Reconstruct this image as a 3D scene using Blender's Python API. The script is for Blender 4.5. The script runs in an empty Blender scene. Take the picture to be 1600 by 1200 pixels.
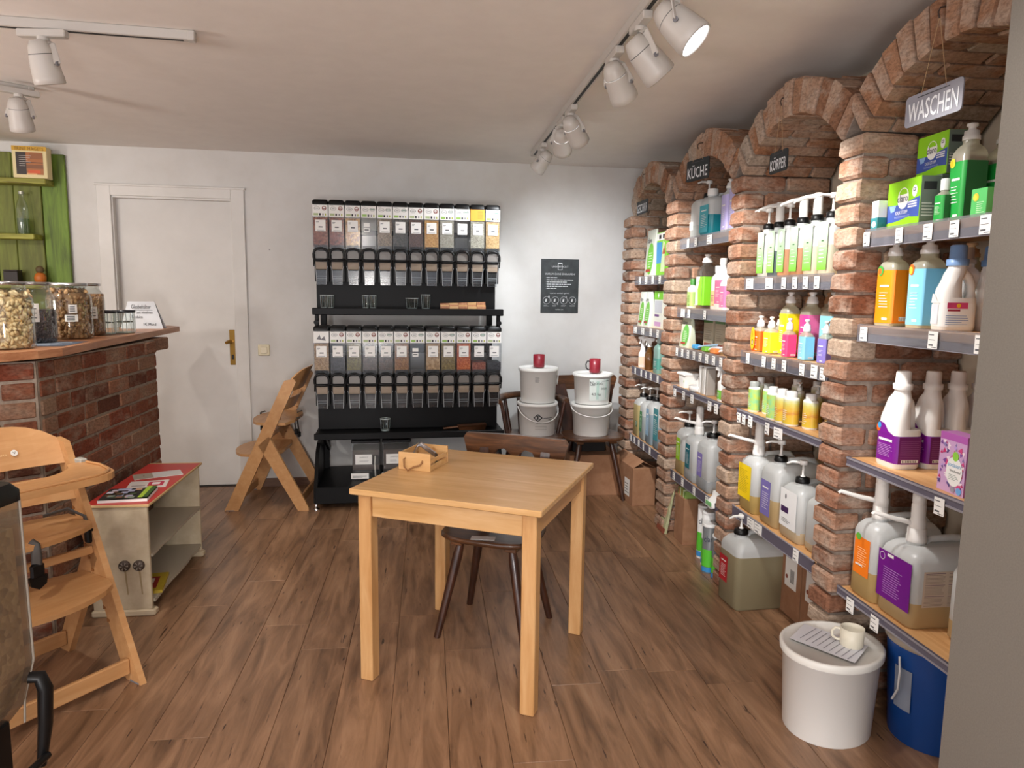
import bpy, math, random
from mathutils import Vector, Matrix, Euler
random.seed(7)
S = bpy.context.scene
COL = S.collection
PI = math.pi

# ------------------------------------------------------------------ camera
cam_d = bpy.data.cameras.new('camera')
cam_d.sensor_fit = 'HORIZONTAL'; cam_d.sensor_width = 36.0
cam_d.lens = 1113.0 / 1600.0 * 36.0
cam_d.clip_start = 0.05
cam = bpy.data.objects.new('camera', cam_d); COL.objects.link(cam)
pitch, roll, yaw = .1282, .0125, .1176
cy_, sy_ = math.cos(yaw), math.sin(yaw)
Fv = Vector((sy_*math.cos(pitch), cy_*math.cos(pitch), -math.sin(pitch)))
Uv = Vector((sy_*math.sin(pitch), cy_*math.sin(pitch), math.cos(pitch)))
Rv = Vector((cy_, -sy_, 0))
rt = Rv*math.cos(roll) + Uv*math.sin(roll); up = Uv*math.cos(roll) - Rv*math.sin(roll)
m = Matrix((rt, up, -Fv)).transposed().to_4x4(); m.translation = (0, 0, 1.45)
cam.matrix_world = m
S.camera = cam

# ------------------------------------------------------------------ world, exposure, general light
w = bpy.data.worlds.new('world'); S.world = w; w.use_nodes = True
w.node_tree.nodes['Background'].inputs[0].default_value = (.80, .86, 1.0, 1)
w.node_tree.nodes['Background'].inputs[1].default_value = 1.15
S.view_settings.view_transform = 'Standard'; S.view_settings.look = 'None'
S.view_settings.exposure = 0.64; S.view_settings.gamma = 1.0
S.view_settings.use_curve_mapping = False

def spot(name, loc, target, power, angle, blend=.6, col=(1, .97, .92), r=.03, parent=None):
    d = bpy.data.lights.new(name, 'SPOT'); d.energy = power; d.spot_size = math.radians(angle); d.spot_blend = blend
    d.color = col; d.shadow_soft_size = r
    o = bpy.data.objects.new(name, d); COL.objects.link(o); o.location = loc
    o.rotation_euler = (Vector(target)-Vector(loc)).to_track_quat('-Z', 'Y').to_euler()
    return o
# lamps of the shop outside the frame: the same two tracks go on towards and behind the camera
spot('shop_lamp', (.72, 1.35, 2.2), (.1, 2.6, .7), 30, 75, 1)
spot('shop_lamp', (.72, .6, 2.2), (1.2, 2.1, .6), 26, 62, .9)
spot('shop_lamp', (-1.9, 1.9, 2.2), (-1.5, 3.4, 1.0), 34, 62, .8, (1, .94, .86))
spot('shop_lamp', (-2.6, 3.0, 2.2), (-2.6, 4.6, 1.6), 26, 80, 1, (1, .93, .84))
spot('shop_lamp', (-1.2, .9, 2.2), (-1.0, 3.0, .4), 34, 70, 1, (1, .94, .86))
spot('shop_lamp', (-.4, -1.2, 2.2), (-.5, 1.0, 0.0), 45, 120, 1, (1, .94, .86))

def fill_point(name, loc, power, r=.2, col=(1, .95, .9)):
    d = bpy.data.lights.new(name, 'POINT'); d.energy = power; d.shadow_soft_size = r; d.color = col
    o = bpy.data.objects.new(name, d); COL.objects.link(o); o.location = loc; return o
# point fills added out of view to brighten the ceiling; no lamps known there
fill_point('fill_light', (-.2, -1.0, .95), 95, .25, (1, .95, .91))
spot('shop_lamp', (-2.4, 2.6, 2.25), (-1.75, 3.5, 1.25), 34, 50, .9, (1, .96, .9))
fill_point('fill_light', (-3.3, 2.3, 1.5), 45, .2, (1, .92, .86))
fill_point('fill_light', (-2.6, -.6, 1.4), 45, .25)

# ------------------------------------------------------------------ materials
def lin(c):
    return c/12.92 if c <= .04045 else ((c+.055)/1.055)**2.4
def hexc(h):
    h = h.lstrip('#'); return tuple(lin(int(h[i:i+2], 16)/255) for i in (0, 2, 4)) + (1,)
MC = {}
def base(name):
    m = bpy.data.materials.new(name); m.use_nodes = True
    nt = m.node_tree; b = nt.nodes['Principled BSDF']
    return m, nt, b
def C(h, rough=.5, metal=0, spec=.5):
    k = (h, rough, metal, spec)
    if k not in MC:
        m, nt, b = base('paint_'+h.strip('#'))
        b.inputs['Base Color'].default_value = hexc(h); b.inputs['Roughness'].default_value = rough
        b.inputs['Metallic'].default_value = metal; b.inputs['Specular IOR Level'].default_value = spec
        MC[k] = m
    return MC[k]
def N(nt, t, **kw):
    n = nt.nodes.new(t)
    for k, v in kw.items():
        if k in n.inputs: n.inputs[k].default_value = v
        else: setattr(n, k, v)
    return n
def ramp(nt, stops):
    r = nt.nodes.new('ShaderNodeValToRGB'); e = r.color_ramp.elements
    while len(e) < len(stops): e.new(.5)
    for i, (p, c) in enumerate(stops): e[i].position = p; e[i].color = hexc(c)
    return r
def coords(nt, scale, rnd=True):
    tc = N(nt, 'ShaderNodeTexCoord'); mp = N(nt, 'ShaderNodeMapping'); mp.inputs['Scale'].default_value = scale
    L = nt.links; L.new(tc.outputs['Object'], mp.inputs['Vector'])
    oi = N(nt, 'ShaderNodeObjectInfo')
    if rnd:
        mu = N(nt, 'ShaderNodeMath', operation='MULTIPLY'); mu.inputs[1].default_value = 57.3
        L.new(oi.outputs['Random'], mu.inputs[0])
        cb = N(nt, 'ShaderNodeCombineXYZ')
        for i in range(3): L.new(mu.outputs[0], cb.inputs[i])
        L.new(cb.outputs[0], mp.inputs['Location'])
    return mp, oi
def bump(nt, b, src, strength, dist=.002):
    bp = N(nt, 'ShaderNodeBump'); bp.inputs['Strength'].default_value = strength; bp.inputs['Distance'].default_value = dist
    nt.links.new(src, bp.inputs['Height']); nt.links.new(bp.outputs[0], b.inputs['Normal'])
def mix(nt, fac, a, b_):
    mx = nt.nodes.new('ShaderNodeMix'); mx.data_type = 'RGBA'
    for s, i in ((fac, 0), (a, 6), (b_, 7)):
        if hasattr(s, 'default_value') or hasattr(s, 'is_linked'): nt.links.new(s, mx.inputs[i])
        else: mx.inputs[i].default_value = s
    return mx.outputs[2]
def wood(name, stops, scale=(3, 40, 40), rough=.45, rnd=.25, bmp=.25, fleck=None, coat=0, det=6):
    """grain runs along the axis with the small scale number"""
    m, nt, b = base(name); L = nt.links
    mp, oi = coords(nt, scale)
    n = N(nt, 'ShaderNodeTexNoise', Scale=1.0, Detail=det, Roughness=.6, Distortion=.6); L.new(mp.outputs[0], n.inputs['Vector'])
    r = ramp(nt, stops); L.new(n.outputs[0], r.inputs[0])
    out = r.outputs[0]
    if rnd:
        hv = N(nt, 'ShaderNodeHueSaturation'); mr = N(nt, 'ShaderNodeMapRange'); L.new(oi.outputs['Random'], mr.inputs[0])
        mr.inputs[3].default_value = 1-rnd; mr.inputs[4].default_value = 1+rnd
        L.new(mr.outputs[0], hv.inputs['Value']); L.new(out, hv.inputs['Color']); out = hv.outputs[0]
    if fleck:
        mp2, _ = coords(nt, fleck[1]); n2 = N(nt, 'ShaderNodeTexNoise', Scale=1.0, Detail=3, Roughness=.55); L.new(mp2.outputs[0], n2.inputs['Vector'])
        rr_ = ramp(nt, [(fleck[2], '#000000'), (fleck[2]+.07, '#ffffff')]); L.new(n2.outputs[0], rr_.inputs[0])
        out = mix(nt, rr_.outputs[0], out, hexc(fleck[0]))
    L.new(out, b.inputs['Base Color']); b.inputs['Roughness'].default_value = rough
    b.inputs['Coat Weight'].default_value = coat; b.inputs['Coat Roughness'].default_value = .15
    if bmp: bump(nt, b, n.outputs[0], bmp)
    return m
def noisy(name, a, c, scale, rough=.6, bmp=0, dist=.003, rnd=0, lo=.35, hi=.65, det=4):
    m, nt, b = base(name); L = nt.links
    mp, oi = coords(nt, (scale,)*3, bool(rnd))
    n = N(nt, 'ShaderNodeTexNoise', Scale=1.0, Detail=det, Roughness=.6); L.new(mp.outputs[0], n.inputs['Vector'])
    r = ramp(nt, [(lo, a), (hi, c)]); L.new(n.outputs[0], r.inputs[0]); out = r.outputs[0]
    if rnd:
        hv = N(nt, 'ShaderNodeHueSaturation'); mr = N(nt, 'ShaderNodeMapRange'); L.new(oi.outputs['Random'], mr.inputs[0])
        mr.inputs[3].default_value = 1-rnd; mr.inputs[4].default_value = 1+rnd
        L.new(mr.outputs[0], hv.inputs['Value']); L.new(out, hv.inputs['Color']); out = hv.outputs[0]
    L.new(out, b.inputs['Base Color']); b.inputs['Roughness'].default_value = rough
    if bmp: bump(nt, b, n.outputs[0], bmp, dist)
    return m
def grains(name, cols, scale, dist=.004):
    m, nt, b = base(name); L = nt.links
    mp, oi = coords(nt, (scale,)*3, False)
    v = N(nt, 'ShaderNodeTexVoronoi', Scale=1.0); L.new(mp.outputs[0], v.inputs['Vector'])
    sp = N(nt, 'ShaderNodeSeparateColor'); L.new(v.outputs['Color'], sp.inputs[0])
    r = ramp(nt, [(0, cols[0]), (.5, cols[1]), (1, cols[2])]); L.new(sp.outputs[0], r.inputs[0])
    L.new(r.outputs[0], b.inputs['Base Color']); b.inputs['Roughness'].default_value = .6
    inv = N(nt, 'ShaderNodeMath', operation='SUBTRACT'); inv.inputs[0].default_value = 1; L.new(v.outputs['Distance'], inv.inputs[1])
    bump(nt, b, inv.outputs[0], .9, dist)
    return m
def brickmat(name, dark, red, mid, light, pale, dust, duston=.62):
    m, nt, b = base(name); L = nt.links
    mp, oi = coords(nt, (11, 11, 22))
    r = ramp(nt, [(0, dark), (.22, red), (.5, mid), (.78, light), (1, pale)]); L.new(oi.outputs['Random'], r.inputs[0])
    n = N(nt, 'ShaderNodeTexNoise', Scale=.8, Detail=5, Roughness=.6); L.new(mp.outputs[0], n.inputs['Vector'])
    rr_ = ramp(nt, [(duston-.16, '#000000'), (duston+.14, '#ffffff')]); L.new(n.outputs[0], rr_.inputs[0])
    out = mix(nt, rr_.outputs[0], r.outputs[0], hexc(dust))
    n2 = N(nt, 'ShaderNodeTexNoise', Scale=5.0, Detail=5, Roughness=.7); L.new(mp.outputs[0], n2.inputs['Vector'])
    r3 = ramp(nt, [(.32, '#a8a4a2'), (.58, '#ffffff')]); L.new(n2.outputs[0], r3.inputs[0])
    mx = nt.nodes.new('ShaderNodeMix'); mx.data_type = 'RGBA'; mx.blend_type = 'MULTIPLY'; mx.inputs[0].default_value = .8
    L.new(out, mx.inputs[6]); L.new(r3.outputs[0], mx.inputs[7])
    L.new(mx.outputs[2], b.inputs['Base Color']); b.inputs['Roughness'].default_value = .9; b.inputs['Specular IOR Level'].default_value = .2
    bump(nt, b, n2.outputs[0], .7, .004)
    return m
def clear(name, tint='#ffffff', gloss=.5, op=0.0, opcol='#ffffff', rough=.04):
    """thin clear glass or plastic wall: see-through, with a glancing gloss and an optional milky share"""
    m = bpy.data.materials.new(name); m.use_nodes = True; nt = m.node_tree; nt.nodes.clear(); L = nt.links
    o = N(nt, 'ShaderNodeOutputMaterial'); t = N(nt, 'ShaderNodeBsdfTransparent'); t.inputs[0].default_value = hexc(tint)
    g = N(nt, 'ShaderNodeBsdfGlossy'); g.inputs['Roughness'].default_value = rough
    fr = N(nt, 'ShaderNodeLayerWeight'); fr.inputs[0].default_value = .35
    mr = N(nt, 'ShaderNodeMath', operation='MULTIPLY_ADD'); mr.inputs[1].default_value = gloss; mr.inputs[2].default_value = .04
    L.new(fr.outputs['Facing'], mr.inputs[0])
    base_ = t.outputs[0]
    if op:
        d = N(nt, 'ShaderNodeBsdfDiffuse'); d.inputs[0].default_value = hexc(opcol)
        tr = N(nt, 'ShaderNodeBsdfTranslucent'); tr.inputs[0].default_value = hexc(opcol)
        a = N(nt, 'ShaderNodeMixShader'); a.inputs[0].default_value = .4; L.new(d.outputs[0], a.inputs[1]); L.new(tr.outputs[0], a.inputs[2])
        c = N(nt, 'ShaderNodeMixShader'); c.inputs[0].default_value = op; L.new(t.outputs[0], c.inputs[1]); L.new(a.outputs[0], c.inputs[2]); base_ = c.outputs[0]
    mx = N(nt, 'ShaderNodeMixShader'); L.new(mr.outputs[0], mx.inputs[0]); L.new(base_, mx.inputs[1]); L.new(g.outputs[0], mx.inputs[2])
    L.new(mx.outputs[0], o.inputs[0])
    return m
def emit(name, h, s):
    m, nt, b = base(name); b.inputs['Emission Color'].default_value = hexc(h); b.inputs['Emission Strength'].default_value = s
    b.inputs['Base Color'].default_value = hexc(h); return m

M = {}
M['wall'] = noisy('wall_plaster', '#d0cdc9', '#d6d4d1', 5, .85, .12, .002)
M['ceil'] = noisy('ceiling_paint', '#e4dfda', '#e8e3de', 9, .8, .15, .002)
M['wallr'] = noisy('niche_plaster', '#b5a894', '#c4b9a6', 6, .85)
M['floor'] = wood('floor_wood', [(.26, '#573e2c'), (.44, '#7f5f46'), (.6, '#977357'), (.8, '#a98768')], (20, 2.6, 20), .36, .11, .3, ('#3c261c', (70, 7, 70), .66))
M['floorbase'] = C('#2a1c15', .8)
M['pine'] = wood('birch_wood', [(.3, '#be9058'), (.5, '#ca9e69'), (.7, '#d4ac7c')], (3, 26, 26), .38, 0, .05, ('#a9743f', (9, 30, 14), .74), .15)
M['pinev'] = wood('birch_wood_upright', [(.3, '#b88652'), (.5, '#c59662'), (.7, '#cfa472')], (26, 26, 3), .42, 0, .05, ('#9c6a36', (30, 30, 8), .75))
M['beech'] = wood('beech_wood', [(.3, '#b88656'), (.5, '#c08f5e'), (.7, '#c7996a')], (30, 4, 30), .42, 0, .03, None, .1)
M['dark'] = wood('dark_stained_wood', [(.25, '#2e1b11'), (.5, '#52331e'), (.75, '#7a4e2e')], (5, 40, 40), .35, .1, .15, None, .3)
M['darkv'] = wood('dark_stained_wood_upright', [(.25, '#24130d'), (.5, '#3a2015'), (.75, '#54301e')], (40, 40, 5), .35, .1, .15, None, .3)
M['counter'] = wood('counter_wood', [(.3, '#96603f'), (.5, '#ab7552'), (.7, '#bd8b66')], (40, 3, 40), .4, 0, .1)
M['shelfwood'] = wood('shelf_board_wood', [(.3, '#c08a55'), (.5, '#d09f6a'), (.7, '#dcb07c')], (40, 3, 40), .45, .08, .1, ('#8d5a30', (14, 6, 14), .76))
M['green'] = wood('green_painted_wood', [(.3, '#44541a'), (.45, '#5d7424'), (.6, '#6d8a2a'), (.8, '#7f9c38')], (22, 22, 2.5), .6, .1, .5, ('#2f3a12', (60, 60, 3), .68))
M['olivegreen'] = wood('olive_green_wood', [(.3, '#55591e'), (.5, '#6c722c'), (.7, '#7c8634')], (22, 22, 2.5), .6, .12, .5, ('#33330f', (60, 60, 3), .66))
M['olive'] = wood('olive_painted_wood', [(.3, '#6d6a1e'), (.5, '#8c8a35'), (.7, '#a3a04c')], (3, 30, 30), .6, .1, .4, ('#4c3a1c', (4, 60, 60), .6))
M['brick'] = brickmat('tumbled_brick', '#7d5642', '#996b54', '#a87f67', '#b29078', '#bda894', '#bfae9e', .60)
M['bricka'] = brickmat('arch_brick', '#84604b', '#a27659', '#a3816b', '#b0917b', '#a89a8c', '#b9a899', .62)
M['brickc'] = brickmat('counter_brick', '#5c3a2c', '#854733', '#84543f', '#91634c', '#9a7d68', '#9d8674', .64)
M['mortar'] = noisy('mortar', '#7d7066', '#988b80', 40, .95, .5)
M['mortarc'] = noisy('counter_mortar', '#8a7a6c', '#a09284', 40, .95, .5)
M['steel'] = noisy('brushed_steel_sheet', '#6b665f', '#736e67', 300, .5, .03)
M['blackmetal'] = C('#060607', .45, 0, .2); M['blackpl'] = C('#0b0b0c', .4, 0, .3); M['white'] = C('#e8e6e2', .4); M['whitepl'] = C('#e2e1de', .3)
M['lampwhite'] = C('#bfbab4', .4); M['paper'] = C('#ecebe8', .7); M['grey'] = C('#77767a', .6); M['print'] = C('#55565a', .7); M['ink'] = C('#17181a', .6)
M['chrome'] = C('#c9c9cb', .25, 1); M['brass'] = C('#a5803f', .3, .9)
M['card'] = noisy('cardboard', '#93694c', '#a1785a', 14, .85, .05); M['cardd'] = C('#6d4a34', .9)
M['doorw'] = noisy('door_paint', '#cfccc8', '#d5d2ce', 4, .6); M['trim'] = noisy('door_trim_paint', '#d2cfca', '#dad7d3', 4, .5)
M['glass'] = clear('clear_glass', '#f4f8f6', .55); M['plastic'] = clear('clear_plastic', '#f0f2f4', .22, .03, '#d8dcde', .14)
M['frost'] = clear('frosted_plastic', '#eef2f2', .12, .80, '#f2f5f5', .35)
M['pet'] = clear('tinted_bottle_plastic', '#f0f0e2', .18, .45, '#f2efdc', .2)
M['rail'] = clear('clear_label_rail', '#e2e3e8', .25, .22, '#c9c9d0')
M['railin'] = C('#5c5866', .5); M['railgrey'] = C('#8b8890', .5)
def liquid(h): return clear('liquid_'+h.strip('#'), h, .12, .78, h, .3)
LQ = {}
def LI(h):
    if h not in LQ: LQ[h] = liquid(h)
    return LQ[h]

# ------------------------------------------------------------------ geometry helpers
class MB:
    def __init__(s): s.v = []; s.f = []; s.m = []; s.mats = []; s.sm = []
    def mi(s, mat):
        if mat not in s.mats: s.mats.append(mat)
        return s.mats.index(mat)
    def add(s, vs, fs, mat, smooth=False, T=None):
        o = len(s.v); k = s.mi(mat)
        if T is not None: vs = [T @ Vector(p) for p in vs]
        s.v += [tuple(p) for p in vs]
        for f in fs: s.f.append(tuple(i+o for i in f)); s.m.append(k); s.sm.append(smooth)
        return s
    def box(s, x0, x1, y0, y1, z0, z1, mat, T=None):
        v = [(x0, y0, z0), (x1, y0, z0), (x1, y1, z0), (x0, y1, z0), (x0, y0, z1), (x1, y0, z1), (x1, y1, z1), (x0, y1, z1)]
        return s.add(v, [(0, 3, 2, 1), (4, 5, 6, 7), (0, 1, 5, 4), (1, 2, 6, 5), (2, 3, 7, 6), (3, 0, 4, 7)], mat, False, T)
    def cbox(s, x0, x1, y0, y1, z0, z1, mat, c=.003, T=None, jit=0):
        """box with chamfered edges"""
        c = min(c, (x1-x0)*.45, (y1-y0)*.45, (z1-z0)*.45)
        rings = []
        for z, k in ((z0, c), (z0+c, 0), (z1-c, 0), (z1, c)):
            a0, a1, b0, b1 = x0+k, x1-k, y0+k, y1-k; q = c
            r = [(a0+q, b0, z), (a1-q, b0, z), (a1, b0+q, z), (a1, b1-q, z), (a1-q, b1, z), (a0+q, b1, z), (a0, b1-q, z), (a0, b0+q, z)]
            if jit: r = [tuple(t+random.uniform(-jit, jit) for t in p) for p in r]
            rings.append(r)
        return s.loft(rings, mat, True, False, T)
    def loft(s, rings, mat, caps=True, smooth=True, T=None, close=True):
        n = len(rings[0]); vs = [p for r in rings for p in r]; fs = []
        for i in range(len(rings)-1):
            for j in range(n if close else n-1):
                a = i*n+j; b = i*n+(j+1) % n; fs.append((a, b, b+n, a+n))
        s.add(vs, fs, mat, smooth, T)
        if caps:
            s.add(rings[0][::-1], [tuple(range(n))], mat, False, T); s.add(rings[-1], [tuple(range(n))], mat, False, T)
        return s
    def lathe(s, prof, mat, n=20, T=None, caps=True, smooth=True, sx=1, sy=1):
        return s.loft([[(r*math.cos(2*PI*i/n)*sx, r*math.sin(2*PI*i/n)*sy, z) for i in range(n)] for r, z in prof], mat, caps, smooth, T)
    def tube(s, pts, r, mat, n=8, T=None, caps=True, flat=1.0):
        pts = [Vector(p) for p in pts]; rings = []; u = None
        for i, p in enumerate(pts):
            d = (pts[min(i+1, len(pts)-1)]-pts[max(i-1, 0)]).normalized()
            if u is None: u = d.orthogonal().normalized()
            u = (u-d*u.dot(d)).normalized(); w_ = d.cross(u)
            ri = r[i] if isinstance(r, (list, tuple)) else r
            rings.append([tuple(p+u*ri*math.cos(2*PI*k/n)+w_*ri*flat*math.sin(2*PI*k/n)) for k in range(n)])
        return s.loft(rings, mat, caps, True, T)
    def prism(s, poly, a0, a1, axis, mat, T=None, smooth=False):
        """poly in the plane normal to axis, in the order of the two other axes (x:yz, y:xz, z:xy)"""
        def P(u, v, a): return {'x': (a, u, v), 'y': (u, a, v), 'z': (u, v, a)}[axis]
        r0 = [P(u, v, a0) for u, v in poly]; r1 = [P(u, v, a1) for u, v in poly]
        return s.loft([r0, r1], mat, True, smooth, T)
    def bar(s, p, q, w_, t, mat, up_=(0, 0, 1), w2=None, c=.003):
        """straight bar of section w_ x t from p to q"""
        p, q = Vector(p), Vector(q); d = (q-p); L = d.length; d.normalize(); u = Vector(up_); u = (u-d*u.dot(d)).normalized(); v = d.cross(u)
        T = Matrix((v, u, d)).transposed().to_4x4(); T.translation = p
        w2 = w2 or w_; rings = []
        for z, a, k in ((0, w_, 0), (L, w2, 0)):
            x, y = a/2, t/2*(a/w_ if w2 != w_ else 1); rings.append([(-x+c, -y, z), (x-c, -y, z), (x, -y+c, z), (x, y-c, z), (x-c, y, z), (-x+c, y, z), (-x, y-c, z), (-x, -y+c, z)])
        return s.loft(rings, mat, True, False, T)
    def mesh(s, name):
        me = bpy.data.meshes.new(name); me.from_pydata(s.v, [], s.f)
        for mt in s.mats: me.materials.append(mt)
        me.polygons.foreach_set('material_index', s.m); me.polygons.foreach_set('use_smooth', s.sm)
        me.update(); return me
    def put(s, name, parent=None, loc=(0, 0, 0), rot=(0, 0, 0)):
        return put(name, s.mesh(name), parent, loc, rot)
def put(name, me, parent=None, loc=(0, 0, 0), rot=(0, 0, 0)):
    o = bpy.data.objects.new(name, me); COL.objects.link(o); o.parent = parent; o.location = loc; o.rotation_euler = rot
    return o
def thing(name, label, cat, loc=(0, 0, 0), rz=0, group=None):
    o = bpy.data.objects.new(name, None); COL.objects.link(o); o.empty_display_size = .05
    o.location = loc; o.rotation_euler = (0, 0, rz); tag(o, label, cat, group); return o
def tag(o, label, cat, group=None):
    o['label'] = label; o['category'] = cat
    if group: o['group'] = group
    return o
def struct(o): o['kind'] = 'structure'; return o
def dup(root, loc, rz=None, label=None, group=None, parent=None):
    r = root.copy(); COL.objects.link(r); r.location = loc
    if rz is not None: r.rotation_euler = (0, 0, rz)
    if label: r['label'] = label
    if group: r['group'] = group
    for ch in list(root.children):
        c = ch.copy(); COL.objects.link(c); c.parent = r
        for g in list(ch.children):
            d = g.copy(); COL.objects.link(d); d.parent = c
    return r
def rr(w_, d, r, z, cx=0, cy=0, k=3):
    """rounded rectangle ring; w_ along y, d along x"""
    r = min(r, w_/2-.0002, d/2-.0002); pts = []
    for (sx, sy, a0) in ((1, 1, 0), (-1, 1, 90), (-1, -1, 180), (1, -1, 270)):
        for i in range(k+1):
            a = math.radians(a0+90*i/k); pts.append((cx+sx*(d/2-r)+r*math.cos(a), cy+sy*(w_/2-r)+r*math.sin(a), z))
    return pts
def ell(cx, cy, rx, ry, n=20, a0=0): return [(cx+rx*math.cos(a0+2*PI*i/n), cy+ry*math.sin(a0+2*PI*i/n)) for i in range(n)]
TX = {}
def text_geo(st):
    if st not in TX:
        c = bpy.data.curves.new('t', 'FONT'); c.body = st; c.size = 1; c.resolution_u = 2; c.align_x = 'CENTER'; c.align_y = 'CENTER'
        o = bpy.data.objects.new('t', c); COL.objects.link(o); bpy.context.view_layer.update()
        me = bpy.data.meshes.new_from_object(o)
        vs = [tuple(v.co) for v in me.vertices]; fs = [tuple(p.vertices) for p in me.polygons]
        bpy.data.objects.remove(o); bpy.data.curves.remove(c); bpy.data.meshes.remove(me)
        x = [v[0] for v in vs]; y = [v[1] for v in vs]
        TX[st] = (vs, fs, min(x), max(x), min(y), max(y))
    return TX[st]
# face frames: u to the viewer's right, v up, n outwards
def FXm(x): return Matrix(((0, 0, -1, x), (-1, 0, 0, 0), (0, 1, 0, 0), (0, 0, 0, 1)))     # face looking -X
def FYm(y): return Matrix(((1, 0, 0, 0), (0, 0, -1, y), (0, 1, 0, 0), (0, 0, 0, 1)))      # face looking -Y
def FZp(z): return Matrix(((1, 0, 0, 0), (0, 1, 0, 0), (0, 0, 1, z), (0, 0, 0, 1)))       # face looking up
def text(mb, F, st, u, v, h, wd, mat, n=.0006, rot=0, shear=0):
    vs, fs, x0, x1, y0, y1 = text_geo(st)
    sx = wd/(x1-x0); sy = h/(y1-y0); cr, sr = math.cos(rot), math.sin(rot); out = []
    for p in vs:
        a = (p[0]-(x0+x1)/2)*sx + shear*(p[1]-(y0+y1)/2)*sy; b = (p[1]-(y0+y1)/2)*sy
        out.append((u+a*cr-b*sr, v+a*sr+b*cr, n))
    mb.add(out, fs, mat, False, F)
def rect(mb, F, u0, u1, v0, v1, mat, n=.0003, t=.0003):
    mb.box(u0, u1, v0, v1, n-t, n, mat, F)
def disc(mb, F, u, v, ru, rv, mat, n=.0005, k=20):
    p = ell(u, v, ru, rv, k); mb.add([(a, b, n) for a, b in p], [tuple(range(k))], mat, False, F)
def ringart(mb, F, u, v, r, t, mat, n=.0005, k=20, asp=1):
    a = [(x, y, n) for x, y in ell(u, v, r, r*asp, k)]; b = [(x, y, n) for x, y in ell(u, v, r-t, (r-t)*asp, k)]
    mb.add(a+b, [(i, (i+1) % k, k+(i+1) % k, k+i) for i in range(k)], mat, False, F)
def polyart(mb, F, pts, mat, n=.0004): mb.add([(a, b, n) for a, b in pts], [tuple(range(len(pts)))], mat, False, F)
def lines(mb, F, u0, u1, v0, v1, k, mat, n=.0005, fill=.45, rag=.4):
    """small unreadable print as rows of fine bars"""
    st = (v1-v0)/k; fill *= .62
    for i in range(k):
        e = u1-(u1-u0)*random.uniform(0, rag); rect(mb, F, u0, e, v0+i*st, v0+i*st+st*fill, mat, n)

# ------------------------------------------------------------------ room shell
A = .0527
WB = (-1.429, 5.312)           # a point at the foot of the back wall
def wall_pt(x, off=0): return (x, WB[1]+(x-WB[0])*math.tan(A)-off)
def bw(name): # empty frame on the back wall
    return Matrix.Translation((WB[0], WB[1], 0)) @ Matrix.Rotation(A, 4, 'Z')
TB = bw('')
XR = 1.87
b = MB(); b.box(-4.6, XR+.1, -3, 5.62, -.06, -.006, M['floorbase']); floor = struct(b.put('floor'))
# planks, one by one in view; beyond the frame one sheet of the same boards
PW = .194
pm = [MB().cbox(-PW/2+.0006, PW/2-.0006, -.64+.0006, .64-.0006, -.01, 0, M['floor'], .0012).mesh('floor_plank') for _ in range(1)]
k0 = -9
for k in range(-9, 9):
    xc = .063+PW*(k+.5)-PW*0
    if xc > 1.9: continue
    random.seed(100+k); off = random.random()*1.28
    if k == 2: off = 2.45-1.28
    y = off-1.28
    while y < 5.5:
        if y+1.28 > 1.0: put('plank', pm[0], floor, (xc, y+.64, 0))
        y += 1.28
b = MB(); b.box(-4.6, .063-9*PW, -3, 5.62, -.006, -.001, M['floor']); b.box(.063-9*PW, XR, -3, -.28, -.006, -.001, M['floor']); b.put('floor_sheet', floor)
random.seed(11)
b = MB(); b.box(-4.6, XR+.1, -3, 5.62, 2.40, 2.46, M['ceil']); struct(b.put('ceiling'))
b = MB(); b.box(XR, XR+.1, -3, 5.62, 0, 2.4, M['wallr']); struct(b.put('wall_right'))
b = MB(); b.box(-4.7, -4.6, -3, 5.62, 0, 2.4, M['wall']); struct(b.put('wall_left'))
# back wall with the door opening
b = MB()
dx0, dx1 = -.727, .06          # opening in the wall's own x (0 at WB)
T = TB
b.box(-3.3, dx0, 0, .12, 0, 2.4, M['wall'], T); b.box(dx1, 3.42, 0, .12, 0, 2.4, M['wall'], T); b.box(dx0, dx1, 0, .12, 2.075, 2.4, M['wall'], T)
struct(b.put('wall_back'))
dr = struct(bpy.data.objects.new('door_1', None)); COL.objects.link(dr); dr.location = (WB[0], WB[1], 0); dr.rotation_euler = (0, 0, A)
b = MB(); b.cbox(dx0+.001, dx1-.001, .055, .095, .006, 2.07, M['doorw'], .002); b.put('door_leaf', dr)
b = MB()
b.cbox(dx0-.085, dx0+.004, -.016, .0, 0, 2.14, M['trim'], .003); b.cbox(dx1-.004, dx1+.085, -.016, 0, 0, 2.14, M['trim'], .003); b.cbox(dx0+.004, dx1-.004, -.016, 0, 2.072, 2.14, M['trim'], .003)
b.box(dx0-.002, dx0+.012, 0, .055, 0, 2.075, M['trim']); b.box(dx1-.012, dx1+.002, 0, .055, 0, 2.075, M['trim']); b.box(dx0, dx1, 0, .055, 2.06, 2.078, M['trim'])
b.cbox(dx0-.095, dx1+.095, -.022, .0, 2.135, 2.15, M['trim'], .003)
b.put('door_frame', dr)
b = MB(); b.cbox(.0, .04, .046, .056, .90, 1.155, M['brass'], .003); b.put('door_plate', dr)
b = MB(); b.tube([(.02, .05, 1.07), (.02, .01, 1.07)], .009, M['brass']); b.tube([(.02, .012, 1.07), (.004, -.004, 1.072), (-.006, -.03, 1.066)], [.013, .013, .011], M['brass']); b.put('door_handle', dr)
b = MB(); b.cbox(.012, .028, .043, .047, .94, .975, M['ink'], .003); b.put('key_hole', dr)
b = MB(); b.box(dx0, dx1, .02, .1, 0, .004, C('#2a211b', .8)); b.put('threshold', dr)
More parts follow.
